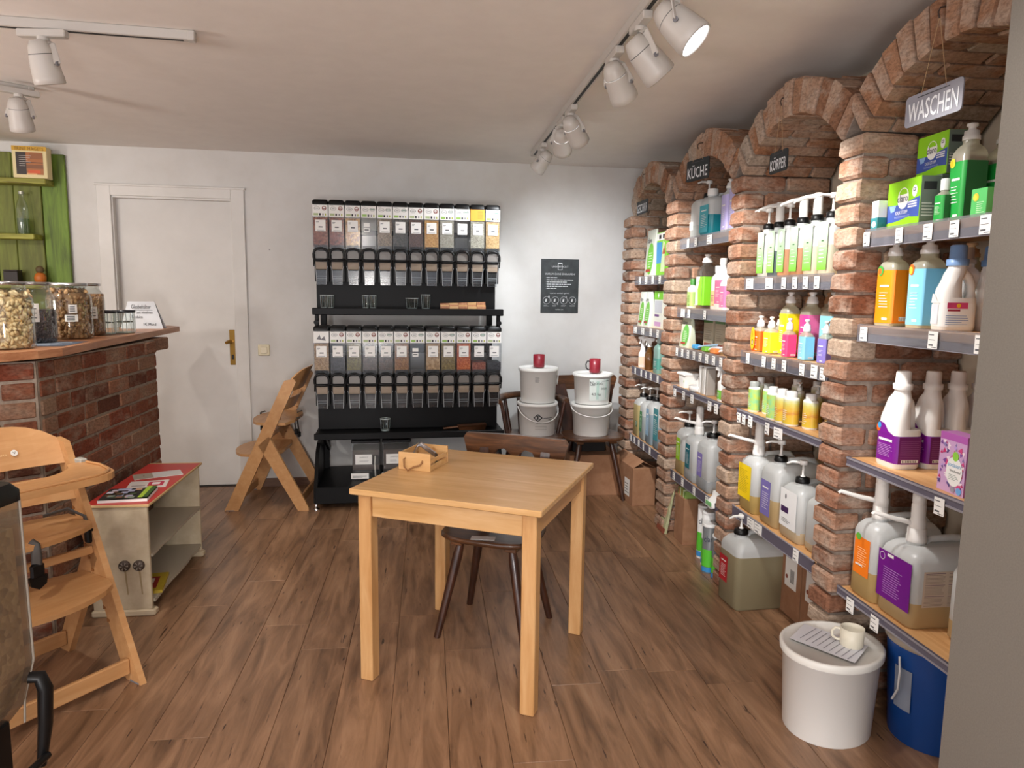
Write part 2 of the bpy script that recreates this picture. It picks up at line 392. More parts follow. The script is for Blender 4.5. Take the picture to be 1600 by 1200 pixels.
b = MB(); b.box(dx1+.087, 3.25, -.014, 0, 0, .06, wood('skirting_wood', [(.3, '#5c4233'), (.7, '#7c5c48')], (3, 30, 30), .5, 0), T); struct(b.put('baseboard_back'))
b = MB(); b.cbox(.205, .287, -.012, 0, .972, 1.052, C('#ddd2b4', .4), .004, T); b.cbox(.222, .27, -.017, -.01, .988, 1.036, C('#e4dabf', .35), .003, T); 
tag(b.put('light_switch'), 'square cream light switch on the white wall right of the door', 'switch')
b = MB(); b.lathe([(.004, 0), (.004, .006)], M['grey'], 8, T @ Matrix.Translation((.305, 0, 1.73)) @ Matrix.Rotation(PI/2, 4, 'X'))
tag(b.put('nail'), 'small nail in the bare white wall above the light switch', 'nail')
# poster
pr = thing('poster', 'dark grey chalkboard style poster with white print on the back wall', 'poster', (0, 0, 0))
b = MB(); PT = T @ Matrix.Translation((2.437-.003, -.004, 1.5)); F = PT @ FYm(0)
b.box(-.148, .148, 0, .004, -.205, .205, noisy('poster_board', '#25292b', '#353a3c', 18, .5), PT)
b.put('board', pr)
b = MB(); wt = C('#c9ccce', .7); FP = F
[rect(b, FP, *q, wt, .0012) for q in ((-.017, -.014, .124, .176), (.014, .017, .124, .176), (-.015, .015, .122, .125))]
b.box(-.017, .017, .168, .176, .0004, .001, wt, FP)
text(b, FP, 'UNVERPACKT', 0, .148, .013, .13, wt, .0015)
text(b, FP, 'WARUM OHNE EINKAUFEN?', 0, .092, .015, .24, wt, .001)
for i, wd in enumerate((.08, .21, .16, .19, .165, .075)):
    v = .064-i*.0165
    x = -.102
    while x < -.102+wd:
        l = random.uniform(.012, .034); rect(b, FP, x, min(x+l, -.102+wd), v-.003, v+.003, wt, .001); x += l+.004
    disc(b, FP, -.108, v, .0015, .0015, wt, .001, 6)
text(b, FP, 'und so einfach geht\'s', 0, -.054, .013, .15, wt, .001)
for i in range(4):
    u = -.102+i*.068; ringart(b, FP, u, -.108, .029, .002, wt, .001)
    for q in range(3): polyart(b, FP, [(u-.012+q*.004, -.12), (u-.008+q*.004, -.12), (u-.004+q*.004, -.098), (u-.008+q*.004, -.098)], wt, .001)
    text(b, FP, str(i+1), u+.018, -.082 if i % 2 == 0 else -.132, .017, .009, wt, .0014)
    lines(b, FP, u-.022, u+.024, -.153, -.142, 2, wt, .001)
text(b, FP, 'fuellbar.com', 0, -.178, .009, .06, wt, .001)
b.put('print', pr)

# ------------------------------------------------------------------ bricks
BV = {}
def brick_mesh(l, w_, h, mat, key, jit=.0028, ch=.009):
    k = (round(l, 3), round(w_, 3), round(h, 3), key)
    if k not in BV:
        BV[k] = [MB().cbox(-l/2, l/2, -w_/2, w_/2, 0, h, mat, ch, None, jit).mesh('brick') for _ in range(5)]
    return random.choice(BV[k])
CH = .077
XF = 1.43
DEP = .43
def pier(y0, y1, label, ncourse=26, bwid=None):
    yc = (y0+y1)/2; wd = y1-y0
    t = thing('brick_pier', label, 'pier', (XF, yc, 0), 0, 'brick piers of the arcade')
    b = MB(); b.box(.02, DEP, -wd/2+.012, wd/2-.012, 0, ncourse*CH-.02, M['mortar']); b.put('mortar', t)
    for k in range(ncourse):
        ls = (.21, .21) if k % 2 else (.105, .21, .105)
        x = 0
        for l in ls:
            h = .066
            o = put('brick', brick_mesh(l, wd, h, M['brick'], 'p'), t, (x+l/2+random.uniform(-.006, .006) if x == 0 else x+l/2, random.uniform(-.004, .004), k*CH+.001), (0, 0, random.uniform(-.03, .03)))
            x += l+.01
    return t
pier(1.40, 1.53, 'brick pier nearest the camera, mostly behind the grey steel panel')
pier(2.30, 2.435, 'tumbled brick pier between the laundry niche and the body care niche')
pier(3.205, 3.34, 'tumbled brick pier between the body care niche and the kitchen niche')
pier(4.095, 4.26, 'tumbled brick pier between the kitchen niche and the farthest niche')
pier(4.995, 5.215, 'last tumbled brick pier beside the white back wall')
def arch(y0, y1, label):
    yc = (y0+y1)/2; a = (y1-y0)/2; s_ = .172; R = (a*a+s_*s_)/(2*s_); zc = 1.99+s_-R; th = math.asin(a/R)
    t = thing('brick_arch', label, 'arch', (XF, yc, zc), 0, 'brick arches of the arcade')
    Ro = R+.13; n = 15; b = MB(); K = 16
    ri = [(math.sin(-th+2*th*i/K)*(R+.012), math.cos(-th+2*th*i/K)*(R+.012)) for i in range(K+1)]
    ro = [(max(-a-.06, min(a+.06, math.sin(-th+2*th*i/K)*(Ro-.014))), math.cos(-th+2*th*i/K)*(Ro-.014)) for i in range(K+1)]
    for i in range(K):
        b.prism([ri[i], ri[i+1], ro[i+1], ro[i]], .02, DEP, 'x', M['mortar'])
    b.put('mortar', t)
    for i in range(n):
        t0 = -th+2*th*(i+.075)/n; t1 = -th+2*th*(i+.925)/n
        ls = (.21, .21) if i % 2 else (.105, .21, .105); x = random.uniform(-.008, .008)
        for l in ls:
            jr = random.uniform(-.006, .01)
            def P(th_, r_):
                return (max(-a-.066, min(a+.066, math.sin(th_)*r_+random.uniform(-.002, .002))), math.cos(th_)*r_+random.uniform(-.003, .003))
            q = [P(t0, R), P(t1, R), P(t1, Ro+jr), P(t0, Ro+jr)]
            cx = sum(p[0] for p in q)/4; cz = sum(p[1] for p in q)/4
            rings = []
            for xx, sc in ((0, .80), (.007, 1), (l-.007, 1), (l, .80)):
                r_ = []
                for p in q:
                    dx, dz = p[0]-cx, p[1]-cz; L_ = math.hypot(dx, dz) or 1; f = 1 if sc == 1 else max(.5, 1-.006/L_*1.4)
                    r_.append((xx-l/2, dx*f, dz*f))
                rings.append(r_)
            mb = MB(); mb.loft(rings[::-1], M['bricka'], True, False)
            mb.put('brick', t, (x+l/2, cx, cz)); x += l+.008
    return t
arch(1.53, 2.30, 'brick arch over the nearest niche, above the laundry products')
arch(2.435, 3.205, 'brick arch over the body care niche, second from the camera')
arch(3.34, 4.095, 'brick arch over the kitchen niche, third from the camera')
arch(4.26, 4.995, 'brick arch over the farthest niche beside the back wall')

# ------------------------------------------------------------------ shelf boards in the niches
BAYS = {4: (1.531, 2.290), 3: (2.447, 3.195), 2: (3.352, 4.083), 1: (4.272, 4.983)}
BN = {4: 'laundry niche', 3: 'body care niche', 2: 'kitchen niche', 1: 'farthest niche'}
TOPZ = {}
ORD = ['topmost', 'second', 'third', 'fourth', 'lowest']
def tagmesh(wd=.036, h=.046):
    b = MB(); F = FXm(0); b.box(-.0012, 0, -wd/2, wd/2, 0, h, M['paper'])
    F = FXm(-.0012); rect(b, F, -wd*.4, wd*.1, h*.78, h*.84, M['print']); rect(b, F, -wd*.4, wd*.25, h*.5, h*.53, M['print'])
    rect(b, F, -wd*.4, wd*.05, h*.16, h*.26, M['print']); rect(b, F, -wd*.1, wd*.4, h*.06, h*.1, M['print'])
    return b.mesh('price_tag')
TAG = tagmesh(); TAGW = tagmesh(.068, .046); TAGT = tagmesh(.042, .05)
def shelf(bay, n, z0, kind, tags, tilt=0):
    """z0 = lower edge of the label rail; the board's top lies 5 cm higher for wide rails, 3 cm for thin ones"""
    y0, y1 = BAYS[bay]; yc = (y0+y1)/2; L = y1-y0
    top = z0+(.05 if kind == 'wide' else .03 if kind == 'thin' else .045); TOPZ[(bay, n)] = top
    nm = ORD[n-1] if not (n == 4 and bay != 2) else 'lowest'
    t = thing('shelf_board', f'{nm} wooden shelf board with price tags in the {BN[bay]}', 'shelf', (1.457, yc, top), 0, 'wooden shelf boards in the brick niches')
    b = MB(); b.cbox(.008, .40, -L/2+.004, L/2-.004, -.026, 0, M['shelfwood'], .002); b.put('board', t)
    b = MB()
    if kind == 'wide':
        b.box(0, .0015, -L/2+.004, L/2-.004, -.052, .006, M['rail']); b.box(.003, .006, -L/2+.004, L/2-.004, -.05, -.027, M['railin']); b.box(0, .012, -L/2+.004, L/2-.004, -.054, -.051, M['railgrey'])
    elif kind == 'dark':
        b.box(0, .003, -L/2+.004, L/2-.004, -.047, .002, M['railin']); b.box(-.002, .004, -L/2+.004, L/2-.004, .0, .004, M['railgrey']); b.box(-.002, .004, -L/2+.004, L/2-.004, -.049, -.046, M['railgrey'])
    else:
        b.box(-.004, .004, -L/2+.004, L/2-.004, -.026, .003, M['railin']); b.box(-.006, -.002, -L/2+.004, L/2-.004, -.004, .003, M['railgrey']); b.box(-.006, -.002, -L/2+.004, L/2-.004, -.028, -.022, M['railgrey'])
    b.put('label_rail', t)
    for u, ty in tags:
        y = yc + L/2 - u*L
        z = -.05 if kind == 'wide' else -.047 if kind == 'dark' else -.06
        me = {0: TAG, 1: TAGW, 2: TAGT}[ty]
        put('price_tag', me, t, (-.003 if kind != 'thin' else -.007, L/2-u*L, z), (random.uniform(-.04, .04) if kind == 'thin' else 0, 0, random.uniform(-.05, .05)))
shelf(4, 1, 1.617, 'wide', [(.03, 0), (.25, 0), (.42, 0), (.56, 0), (.71, 2), (.86, 1)])
shelf(4, 2, 1.302, 'wide', [(.06, 0), (.5, 2), (.74, 2)])
shelf(4, 3, .862, 'thin', [(.62, 2)])
shelf(4, 4, .392, 'thin', [(.12, 2), (.3, 2)])
shelf(3, 1, 1.478, 'wide', [(.09, 1), (.34, 1), (.51, 0), (.63, 0), (.74, 0), (.85, 0)])
shelf(3, 2, 1.140, 'wide', [(.12, 0), (.33, 0), (.45, 0), (.57, 0), (.76, 0), (.88, 2), (.96, 0)])
shelf(3, 3, .885, 'thin', [(.05, 0), (.12, 0), (.21, 2), (.43, 2), (.56, 1)])
shelf(3, 4, .398, 'dark', [(.28, 1), (.38, 1), (.82, 2)])
shelf(2, 1, 1.712, 'wide', [(.2, 0), (.36, 0), (.62, 1)])
shelf(2, 2, 1.320, 'wide', [(.15, 1), (.28, 0), (.6, 0)])
shelf(2, 3, 1.092, 'wide', [(.05+i*.125, 0) for i in range(8)])
shelf(2, 4, .880, 'thin', [(.06, 0), (.26, 2), (.44, 2), (.78, 2), (.9, 2)])
shelf(2, 5, .352, 'dark', [(.1, 0), (.3, 0), (.55, 0), (.8, 0)])
shelf(1, 1, 1.515, 'wide', [(.2, 2), (.4, 2), (.6, 2), (.8, 2)])
shelf(1, 2, 1.173, 'wide', [(.1, 1), (.35, 1), (.6, 2), (.8, 2)])
shelf(1, 3, .888, 'dark', [(.15, 0), (.35, 0), (.5, 0), (.65, 0), (.85, 0)])
shelf(1, 4, .395, 'dark', [(.08, 0), (.2, 0), (.35, 0), (.5, 0), (.7, 0)])

# ------------------------------------------------------------------ hanging signs
def sign(label, txt, y, z, wd, h, x, rz, boardc, txtc, hook, tilt=0, umlaut=False):
    t = thing('hanging_sign', label, 'sign', (x, y, z), rz)
    b = MB(); p = []
    for (sx, sy, a0) in ((1, 1, 0), (-1, 1, 90), (-1, -1, 180), (1, -1, 270)):
        for i in range(4):
            a = math.radians(a0+30*i); p.append((sx*(wd/2-.012)+.012*math.cos(a), sy*(h/2-.012)+.012*math.sin(a)))
    R_ = Matrix.Rotation(tilt, 4, 'X')
    b.prism(p, 0, .004, 'x', boardc, R_)
    F = R_ @ FXm(0)
    rect(b, F, -wd*.28, wd*.28, h*.36, h*.39, C('#3b3b40', .6), .0006)
    b.put('board', t)
    b = MB(); text(b, F, txt, 0, -h*.06, h*.62, wd*.88, txtc, .001); text(b, F, txt, .0012, -h*.06+.0012, h*.6, wd*.87, txtc, .0012)
    b.put('lettering', t)
    b = MB()
    for s_ in (-1, 1):
        b.tube([R_ @ Vector((0, s_*wd*.22, h*.42)), Vector((0, 0, hook-.01))], .0009, C('#a88a66', .8), 5)
    b.put('string', t)
    b = MB(); b.tube([(0, 0, hook-.016), (-.004, .002, hook), (.0, .0, hook+.012), (.03, 0, hook+.02)], .0025, C('#3a2a22', .7), 6); b.put('hook', t)
SC = C('#d8dadd', .8); SB = noisy('sign_slate', '#1c2023', '#262b2e', 30, .6)
sign('pale grey hanging sign lettered WASCHEN under the nearest arch', 'WASCHEN', 1.945, 1.992, .232, .088, 1.415, 0, C('#8e8e98', .6), C('#e6e9ee', .7), .245, 0)
sign('small black chalk sign lettered K\u00d6RPER under the second arch', 'K\u00d6RPER', 2.845, 1.99, .150, .085, 1.415, 0, SB, SC, .235)
sign('small black chalk sign lettered K\u00dcCHE under the third arch', 'K\u00dcCHE', 3.715, 2.10, .205, .108, 1.405, .22, SB, SC, .12)
sign('small black chalk sign lettered GESCHIRR under the farthest arch', 'GESCHIRR', 4.71, 2.02, .24, .088, 1.412, 0, SB, SC, .2)

# ------------------------------------------------------------------ product builders (front faces look along -X)
def cap(t, kind, z, r, col, spout=0, parentname='cap', sp_rot=0):
    R_ = Matrix.Rotation(sp_rot, 4, 'Z')
    kids0 = set(t.children)
    def P2(mb, nm):
        new = [c for c in t.children if c not in kids0 and c.name.startswith('collar')]
        return mb.put(nm, new[0] if new else t)
    if kind == 'flip':
        b = MB(); b.lathe([(r, z), (r, z+.012), (r*.86, z+.014), (r*.84, z+.026), (r*.42, z+.030), (r*.42, z+.037), (r*.66, z+.040), (r*.62, z+.047), (.002, z+.048)], col, 16); b.put('cap', t)
    elif kind == 'screw':
        b = MB(); b.lathe([(r, z), (r, z+.03), (r*.9, z+.034)], col, 18); b.put('cap', t)
    elif kind == 'tall':
        b = MB(); b.lathe([(r*1.3, z), (r*1.3, z+.013), (r, z+.014), (r*.96, z+.046), (r*.85, z+.049)], col, 20); b.put('cap', t)
    elif kind == 'pump':
        b = MB(); b.lathe([(r, z), (r*1.05, z+.004), (r*.95, z+.022), (r*.5, z+.026)], M['blackpl'] if col is None else col, 16); b.put('collar', t)
        b = MB(); b.lathe([(.010, z+.022), (.010, z+.03), (.005, z+.032), (.005, z+.075), (.016, z+.076), (.017, z+.09), (.014, z+.094)], M['whitepl'], 12)
        b.tube([(-.008, 0, z+.085), (-.045, 0, z+.086), (-.066, 0, z+.078)], [.007, .0055, .004], M['whitepl'], 7, R_); P2(b, 'pump_head')
    elif kind == 'bigpump':
        b = MB(); b.lathe([(r, z), (r*1.05, z+.004), (r*.95, z+.022), (r*.5, z+.026)], M['blackpl'] if col is None else col, 16); b.put('collar', t)
        b = MB(); b.lathe([(.017, z+.018), (.0185, z+.05), (.0175, z+.052), (.0175, z+.105), (.014, z+.108)], M['whitepl'], 14)
        b.tube([(-.008, 0, z+.096), (-.05, 0, z+.09), (-.092, 0, z+.074), (-.096, 0, z+.066)], [.012, .009, .006, .004], M['whitepl'], 7, R_, True, .8); P2(b, 'pump_head')
    elif kind == 'canpump':
        b = MB(); b.lathe([(r, z), (r, z+.016), (r*.92, z+.02), (r*.92, z+.042), (.022, z+.044)], M['whitepl'], 20); b.put('collar', t)
        b = MB(); b.lathe([(.022, z+.04), (.024, z+.044), (.024, z+.068), (.021, z+.072), (.0215, z+.118), (.019, z+.121), (.0205, z+.124), (.0205, z+.15), (.012, z+.158)], M['whitepl'], 16)
        b.tube([(-.01, 0, z+.058), (-.07, 0, z+.07), (-.135, 0, z+.088), (-.142, 0, z+.082)], [.010, .0085, .007, .006], M['whitepl'], 8, R_, True, .8); P2(b, 'pump_head')
    elif kind == 'trigger':
        b = MB(); b.lathe([(r, z), (r, z+.014), (r*.7, z+.018)], col, 12)
        b.prism([(-.036, z+.045), (-.036, z+.058), (.0, z+.066), (.034, z+.06), (.034, z+.046), (.014, z+.036), (.012, z+.014), (-.012, z+.014), (-.012, z+.038)], -.009, .009, 'y', col)
        b.prism([(-.024, z+.042), (-.018, z+.042), (-.018, z+.024), (-.024, z+.008), (-.029, z+.010)], -.005, .005, 'y', col); b.put('spray_head', t)

def bottle(name, label, cat, loc, wd, d, h, body, capk, capc=None, lab=None, lab2=None, lz=(.08, .74), liq=None, lvl=.7, group=None, rz=0, neck=.3, shoulder=.8, art=True, cr=None, logo=None, rcorner=.014, side=True):
    """rounded-rectangular bottle; h is the height of the body without the cap"""
    t = thing(name, label, cat, loc, rz, group); rn = cr or max(.010, min(wd, d)*neck)
    def sec(z):  # footprint factor
        return 1.0
    rings = []
    for z, f in ((0, .93), (.006, 1), (h*shoulder, 1), (h*(shoulder+.055), .93), (h*(shoulder+.11), .74)):
        rings.append(rr(wd*f if f < 1 else wd, d*f if f < 1 else d, rcorner*f, z))
    rings.append(rr(rn*2, rn*2, rn, h*.955)); rings.append(rr(rn*2, rn*2, rn, h))
    b = MB(); b.loft(rings, body); b.put('body', t)
    if liq:
        e = .0025; b = MB(); b.loft([rr(wd-2*e, d-2*e, rcorner-e, e), rr(wd-2*e, d-2*e, rcorner-e, h*min(lvl, shoulder))], LI(liq)); b.put('liquid', t)
    if lab:
        b = MB(); z0, z1 = h*lz[0], h*lz[1]; e = .0012
        full = rr(wd+e, d+e, rcorner, 0)
        b.loft([rr(wd+e, d+e, rcorner, z0), rr(wd+e, d+e, rcorner, z1)], lab, False) if side else rect(b, FXm(-d/2-.0008), -wd*.42, wd*.42, z0, z1, lab, .0008)
        F = FXm(-d/2-e/2-.0003)
        if side and lab2: rect(b, FYm(-wd/2-e/2-.0003), -d*.42, d*.42, z0+.0005, z1-.0005, lab2, .0005)
        if art:
            wt_ = M['paper'] if art is True else art
            lines(b, F, -wd*.2, wd*.3, z0+(z1-z0)*.3, z0+(z1-z0)*.62, 6, wt_, .0009, .35)
            rect(b, F, -wd*.2, wd*.28, z0+(z1-z0)*.68, z0+(z1-z0)*.72, wt_, .0009)
            rect(b, F, wd*.02, wd*.3, z0+(z1-z0)*.06, z0+(z1-z0)*.1, wt_, .0009)
            if side:
                F2 = FYm(-wd/2-e/2-.0008)
                rect(b, F2, -d*.1, d*.32, z0+(z1-z0)*.04, z0+(z1-z0)*.12, M['paper'], .0009)
                for q in range(6): rect(b, F2, -d*.07+q*d*.06, -d*.05+q*d*.06, z0+(z1-z0)*.05, z0+(z1-z0)*.11, M['ink'], .0012)
        if logo:
            disc(b, F, -wd*.22, z1-.002, wd*.16, wd*.2, C(logo[0], .5), .0011, 14); disc(b, F, -wd*.26, z1-.004, wd*.10, wd*.13, C(logo[1], .5), .0014, 14)
        b.put('label', t)
    cap(t, capk, h, rn*1.12 if capk != 'tall' else rn*.9, capc or M['whitepl'])
    return t

def jerry(name, label, loc, wd, d, h, capk, lab=None, liq=None, lvl=.3, lz=(.3, .8), lu=(-.34, .34), group=None, rz=0, cr=.025, sidepaper=False, art=None, mat=None, hx=None, spr=0, labfn=None):
    """canister: tapering shoulders, a carrying handle arched over the top, spout on the room side"""
    t = thing(name, label, 'canister', loc, rz, group); mat = mat or M['frost']; hx = -d*.28 if hx is None else hx
    b = MB()
    b.loft([rr(wd*.9, d*.92, .02, 0), rr(wd, d, .028, .012), rr(wd, d, .03, h*.80), rr(wd*.96, d*.97, .034, h*.86), rr(wd*.80, d*.86, .036, h*.925), rr(wd*.5, d*.62, .03, h*.955)], mat, True, True)
    b.lathe([(cr*1.0, h*.93), (cr*.95, h)], mat, 18, Matrix.Translation((hx, 0, 0))); b.put('body', t)
    b = MB(); b.tube([(hx+cr*1.15, 0, h*.94), (hx+cr*1.5, 0, h*1.0), (d*.1, 0, h*1.012), (d*.32, 0, h*.995), (d*.4, 0, h*.90)], [.012, .012, .0125, .013, .014], mat, 8, None, True, .9); b.put('handle', t)
    if liq:
        b = MB(); e = -.0004; b.loft([rr(wd*.9-2*e, d*.92-2*e, .02, 0), rr(wd-2*e, d-2*e, .028, .012), rr(wd-2*e, d-2*e, .03, h*lvl)], LI(liq), False); b.put('filled_zone', t)
    if lab:
        b = MB(); F = FXm(-d/2-.0006); z0, z1 = h*lz[0], h*lz[1]; rect(b, F, wd*lu[0], wd*lu[1], z0, z1, lab, .0012, .0006)
        u0, u1 = wd*lu[0], wd*lu[1]
        F = FXm(-d/2-.0016)
        if labfn: labfn(b, F, u0, u1, z0, z1)
        elif art is not False:
            lines(b, F, u0+(u1-u0)*.2, u1-(u1-u0)*.12, z0+(z1-z0)*.2, z0+(z1-z0)*.7, 8, art or M['paper'], .001, .3)
            rect(b, F, u0+(u1-u0)*.2, u1-(u1-u0)*.2, z0+(z1-z0)*.78, z0+(z1-z0)*.82, art or M['paper'], .001)
        b.put('label', t)
    if sidepaper:
        b = MB(); F = FYm(-wd/2-.0006); rect(b, F, -d*.38, d*.42, h*.28, h*.72, C('#c9b7a4', .6), .0004)
        for q in range(3):
            for p in range(3):
                lines(b, F, -d*.36+q*d*.26, -d*.14+q*d*.26, h*.3+p*h*.14, h*.3+p*h*.14+h*.11, 7, C('#9c8a7c', .7), .0008, .5, .15); rect(b, F, -d*.36+q*d*.26, -d*.14+q*d*.26, h*.415+p*h*.14, h*.42+p*h*.14, C('#4a1d55', .6), .0009)
        b.put('side_label', t)
    T_ = bpy.data.objects.new('pump' if 'pump' in capk else 'cap', None)
    sub = thing_part_cap(t, capk, h, cr, hx, spr)
    return t
def thing_part_cap(t, capk, h, cr, hx, spr):
    for ob in cap_objs(t, capk, h, cr, spr): ob.location.x += hx
def cap_objs(t, capk, h, cr, spr):
    before = set(t.children); cap(t, capk, h-.004, cr*1.08, None if capk in ('pump', 'bigpump') else M['whitepl'], sp_rot=spr)
    return [c for c in t.children if c not in before]

def carton(name, label, cat, loc, wd, d, h, mat, artfn=None, group=None, rz=0, side=None):
    t = thing(name, label, cat, loc, rz, group)
    b = MB(); b.cbox(-d/2, d/2, -wd/2, wd/2, 0, h, mat, .0015); bb = b.put('box_body', t)
    if artfn:
        b = MB(); artfn(b, FXm(-d/2-.0002), wd, h, FYm(-wd/2-.0002), d); b.put('print', bb)
    return t

P4 = {k: v for k, v in TOPZ.items()}
LIME = C('#8ed11b', .45); BLUE = C('#3d56a8', .45); WT = C('#eeeeec', .5); NAVY = C('#1d2440', .5)
def art_lime(b, F, w_, h, F2, d):
    rect(b, F, -w_/2+.001, w_/2-.001, .001, h-.001, LIME, .0003)
    polyart(b, F, [(-w_/2+.001, h*.14), (-w_*.15, h*.16), (w_*.2, h*.22), (w_/2-.001, h*.19), (w_/2-.001, h*.60), (w_*.1, h*.52), (-w_*.2, h*.5), (-w_/2+.001, h*.52)], BLUE, .0006)
    disc(b, F, 0, h*.62, w_*.17, h*.22, WT, .001, 24); disc(b, F, 0, h*.72, w_*.12, h*.10, LIME, .0013, 24); rect(b, F, -w_*.15, w_*.15, h*.6, h*.70, WT, .0014)
    text(b, F, 'claro', 0, h*.62, h*.15, w_*.32, NAVY, .0024)
    text(b, F, 'KALK-STOPP', -w_*.02, h*.33, h*.075, w_*.36, WT, .0012); text(b, F, 'MASCHINENSCHUTZ', 0, h*.24, h*.04, w_*.46, C('#aab6e0', .5), .0012)
    disc(b, F, w_*.34, h*.72, w_*.075, h*.12, WT, .001, 16); rect(b, F, w_*.30, w_*.37, h*.72, h*.79, NAVY, .0014); rect(b, F, w_*.32, w_*.355, h*.735, h*.775, WT, .0018)
    polyart(b, F, [(-w_*.42, h*.5), (-w_*.2, h*.5), (-w_*.25, h*.38), (-w_*.36, h*.36)], C('#8fb4e2', .4), .001)
    for q in range(3): rect(b, F, w_*.16, w_*.42, h*(.40+q*.05), h*(.43+q*.05), C('#dcdbe6', .4), .001)
    rect(b, F2, -d/2+.001, d/2-.001, .001, h-.001, C('#6f7f76', .5), .0003); lines(b, F2, -d*.4, d*.4, h*.2, h*.5, 5, WT, .0006)
    rect(b, F2, -d*.35, d*.3, h*.72, h*.88, C('#2a2d30', .5), .0006)
# ---- laundry niche (bay 4)
z = TOPZ[(4, 1)]
carton('cleaner_carton', 'lime and blue descaler carton standing at the front of the top laundry shelf', 'box', (1.525, 2.150, z), .190, .06, .150, LIME, art_lime, None, -.12)
carton('cleaner_carton', 'plain grey-green carton behind the front descaler carton, carrying another one', 'box', (1.605, 2.155, z), .150, .08, .160, C('#7b8a80', .6), None)
carton('cleaner_carton', 'lime and blue descaler carton raised on top of the grey-green one', 'box', (1.605, 2.145, z+.1605), .150, .06, .130, LIME, art_lime, None, -.06)
def art_leaf(b, F, w_, h, F2, d):
    rect(b, F, -w_/2, w_/2, 0, h*.44, C('#2c7f86', .5), .0004); disc(b, F, 0, h*.22, w_*.35, h*.1, WT, .0008); rect(b, F2, -d/2, d/2, 0, h*.44, C('#2c7f86', .5), .0004)
carton('small_pack', 'small white pack with a teal foot and white leaf on the top laundry shelf', 'box', (1.50, 2.266, z), .034, .05, .098, WT, art_leaf)
carton('refill_pouch', 'white and orange pack behind the leaf pack on the top laundry shelf', 'box', (1.60, 2.262, z), .036, .06, .165, WT, lambda b, F, w_, h, F2, d: rect(b, F, -w_/2, w_/2, h*.3, h*.86, C('#e07a2c', .5), .0006))
GR = C('#1f9a3e', .4); GR2 = C('#2a6b3c', .5); SUN = ('#d9d23a', '#f0b51e')
bottle('soap_bottle', 'tall square green soap bottle with a sun emblem on the top laundry shelf', 'bottle', (1.563, 1.968, z), .07, .075, .235, M['pet'], 'flip', None, GR, GR2, (.03, .74), '#8a4a22', .8, None, -.05, logo=SUN)
bottle('soap_bottle', 'square green soap bottle behind the tall sun-emblem one, nearer the steel panel', 'bottle', (1.655, 1.945, z), .075, .075, .225, M['pet'], 'flip', None, GR, GR2, (.03, .74), '#8a4a22', .8)
bottle('soap_bottle', 'small green soap bottle with a grey cap next to the descaler carton', 'bottle', (1.525, 2.005, z), .045, .045, .098, M['pet'], 'screw', C('#c9cfcc', .4), GR, GR2, (.05, .85), None)
def art_green(b, F, w_, h, F2, d):
    disc(b, F, -w_*.18, h*.72, w_*.18, h*.13, C('#e0b52a', .5), .0006); disc(b, F, -w_*.22, h*.70, w_*.12, h*.09, C('#f2d23c', .5), .0009); lines(b, F, -w_*.1, w_*.4, h*.2, h*.6, 6, C('#c9e8c4', .5), .0006)
    rect(b, F2, -d/2, d/2, 0, h, C('#4f9a4a', .5), .0003)
carton('soap_carton', 'small light green soap carton with a sun emblem in front of the second green bottle', 'box', (1.535, 1.853, z), .058, .05, .083, C('#4cae5c', .5), art_green)
bottle('detergent_bottle', 'white rounded bottle with pink and lime print at the steel panel, top laundry shelf', 'bottle', (1.55, 1.752, z), .085, .05, .19, WT, 'screw', None, C('#eceae2', .4), None, (.06, .7), None, art=C('#c63a6c', .5))
z = TOPZ[(4, 2)]
bottle('cleaner_bottle', 'orange-labelled square bottle with white push-pull cap beside the pier, second laundry shelf', 'bottle', (1.54, 2.235, z), .085, .07, .232, M['pet'], 'flip', None, C('#f08a10', .4), C('#dd7e10', .4), (.05, .80), '#e9e2b0', .88, None, .1, logo=('#3f9a3c', '#e8641e'))
bottle('cleaner_bottle', 'sky blue labelled square bottle with white push-pull cap on the second laundry shelf', 'bottle', (1.55, 2.085, z), .088, .078, .232, M['pet'], 'flip', None, C('#7fc9e6', .4), C('#6fb8da', .4), (.05, .80), '#e3e4c4', .88, None, -.1, logo=('#e8641e', '#c6d43a'))
for (x, y, lb) in ((1.72, 2.12, 'teal-labelled amber bottle at the back of the second laundry shelf, left one'), (1.75, 1.99, 'teal-labelled amber bottle at the back of the second laundry shelf, right one')):
    bottle('cleaner_bottle', lb, 'bottle', (x, y, z), .08, .075, .225, M['pet'], 'flip', C('#d6b68e', .4), C('#1f6f7a', .4), C('#1c6470', .4), (.05, .78), '#b98a3c', .9, 'teal-labelled bottles at the back')
bottle('fabric_softener', 'bottle with wide pale grey cap behind the blue-capped bottles', 'bottle', (1.62, 2.02, z), .08, .07, .20, WT, 'tall', C('#cfd0cc', .4), None, None, cr=.026)
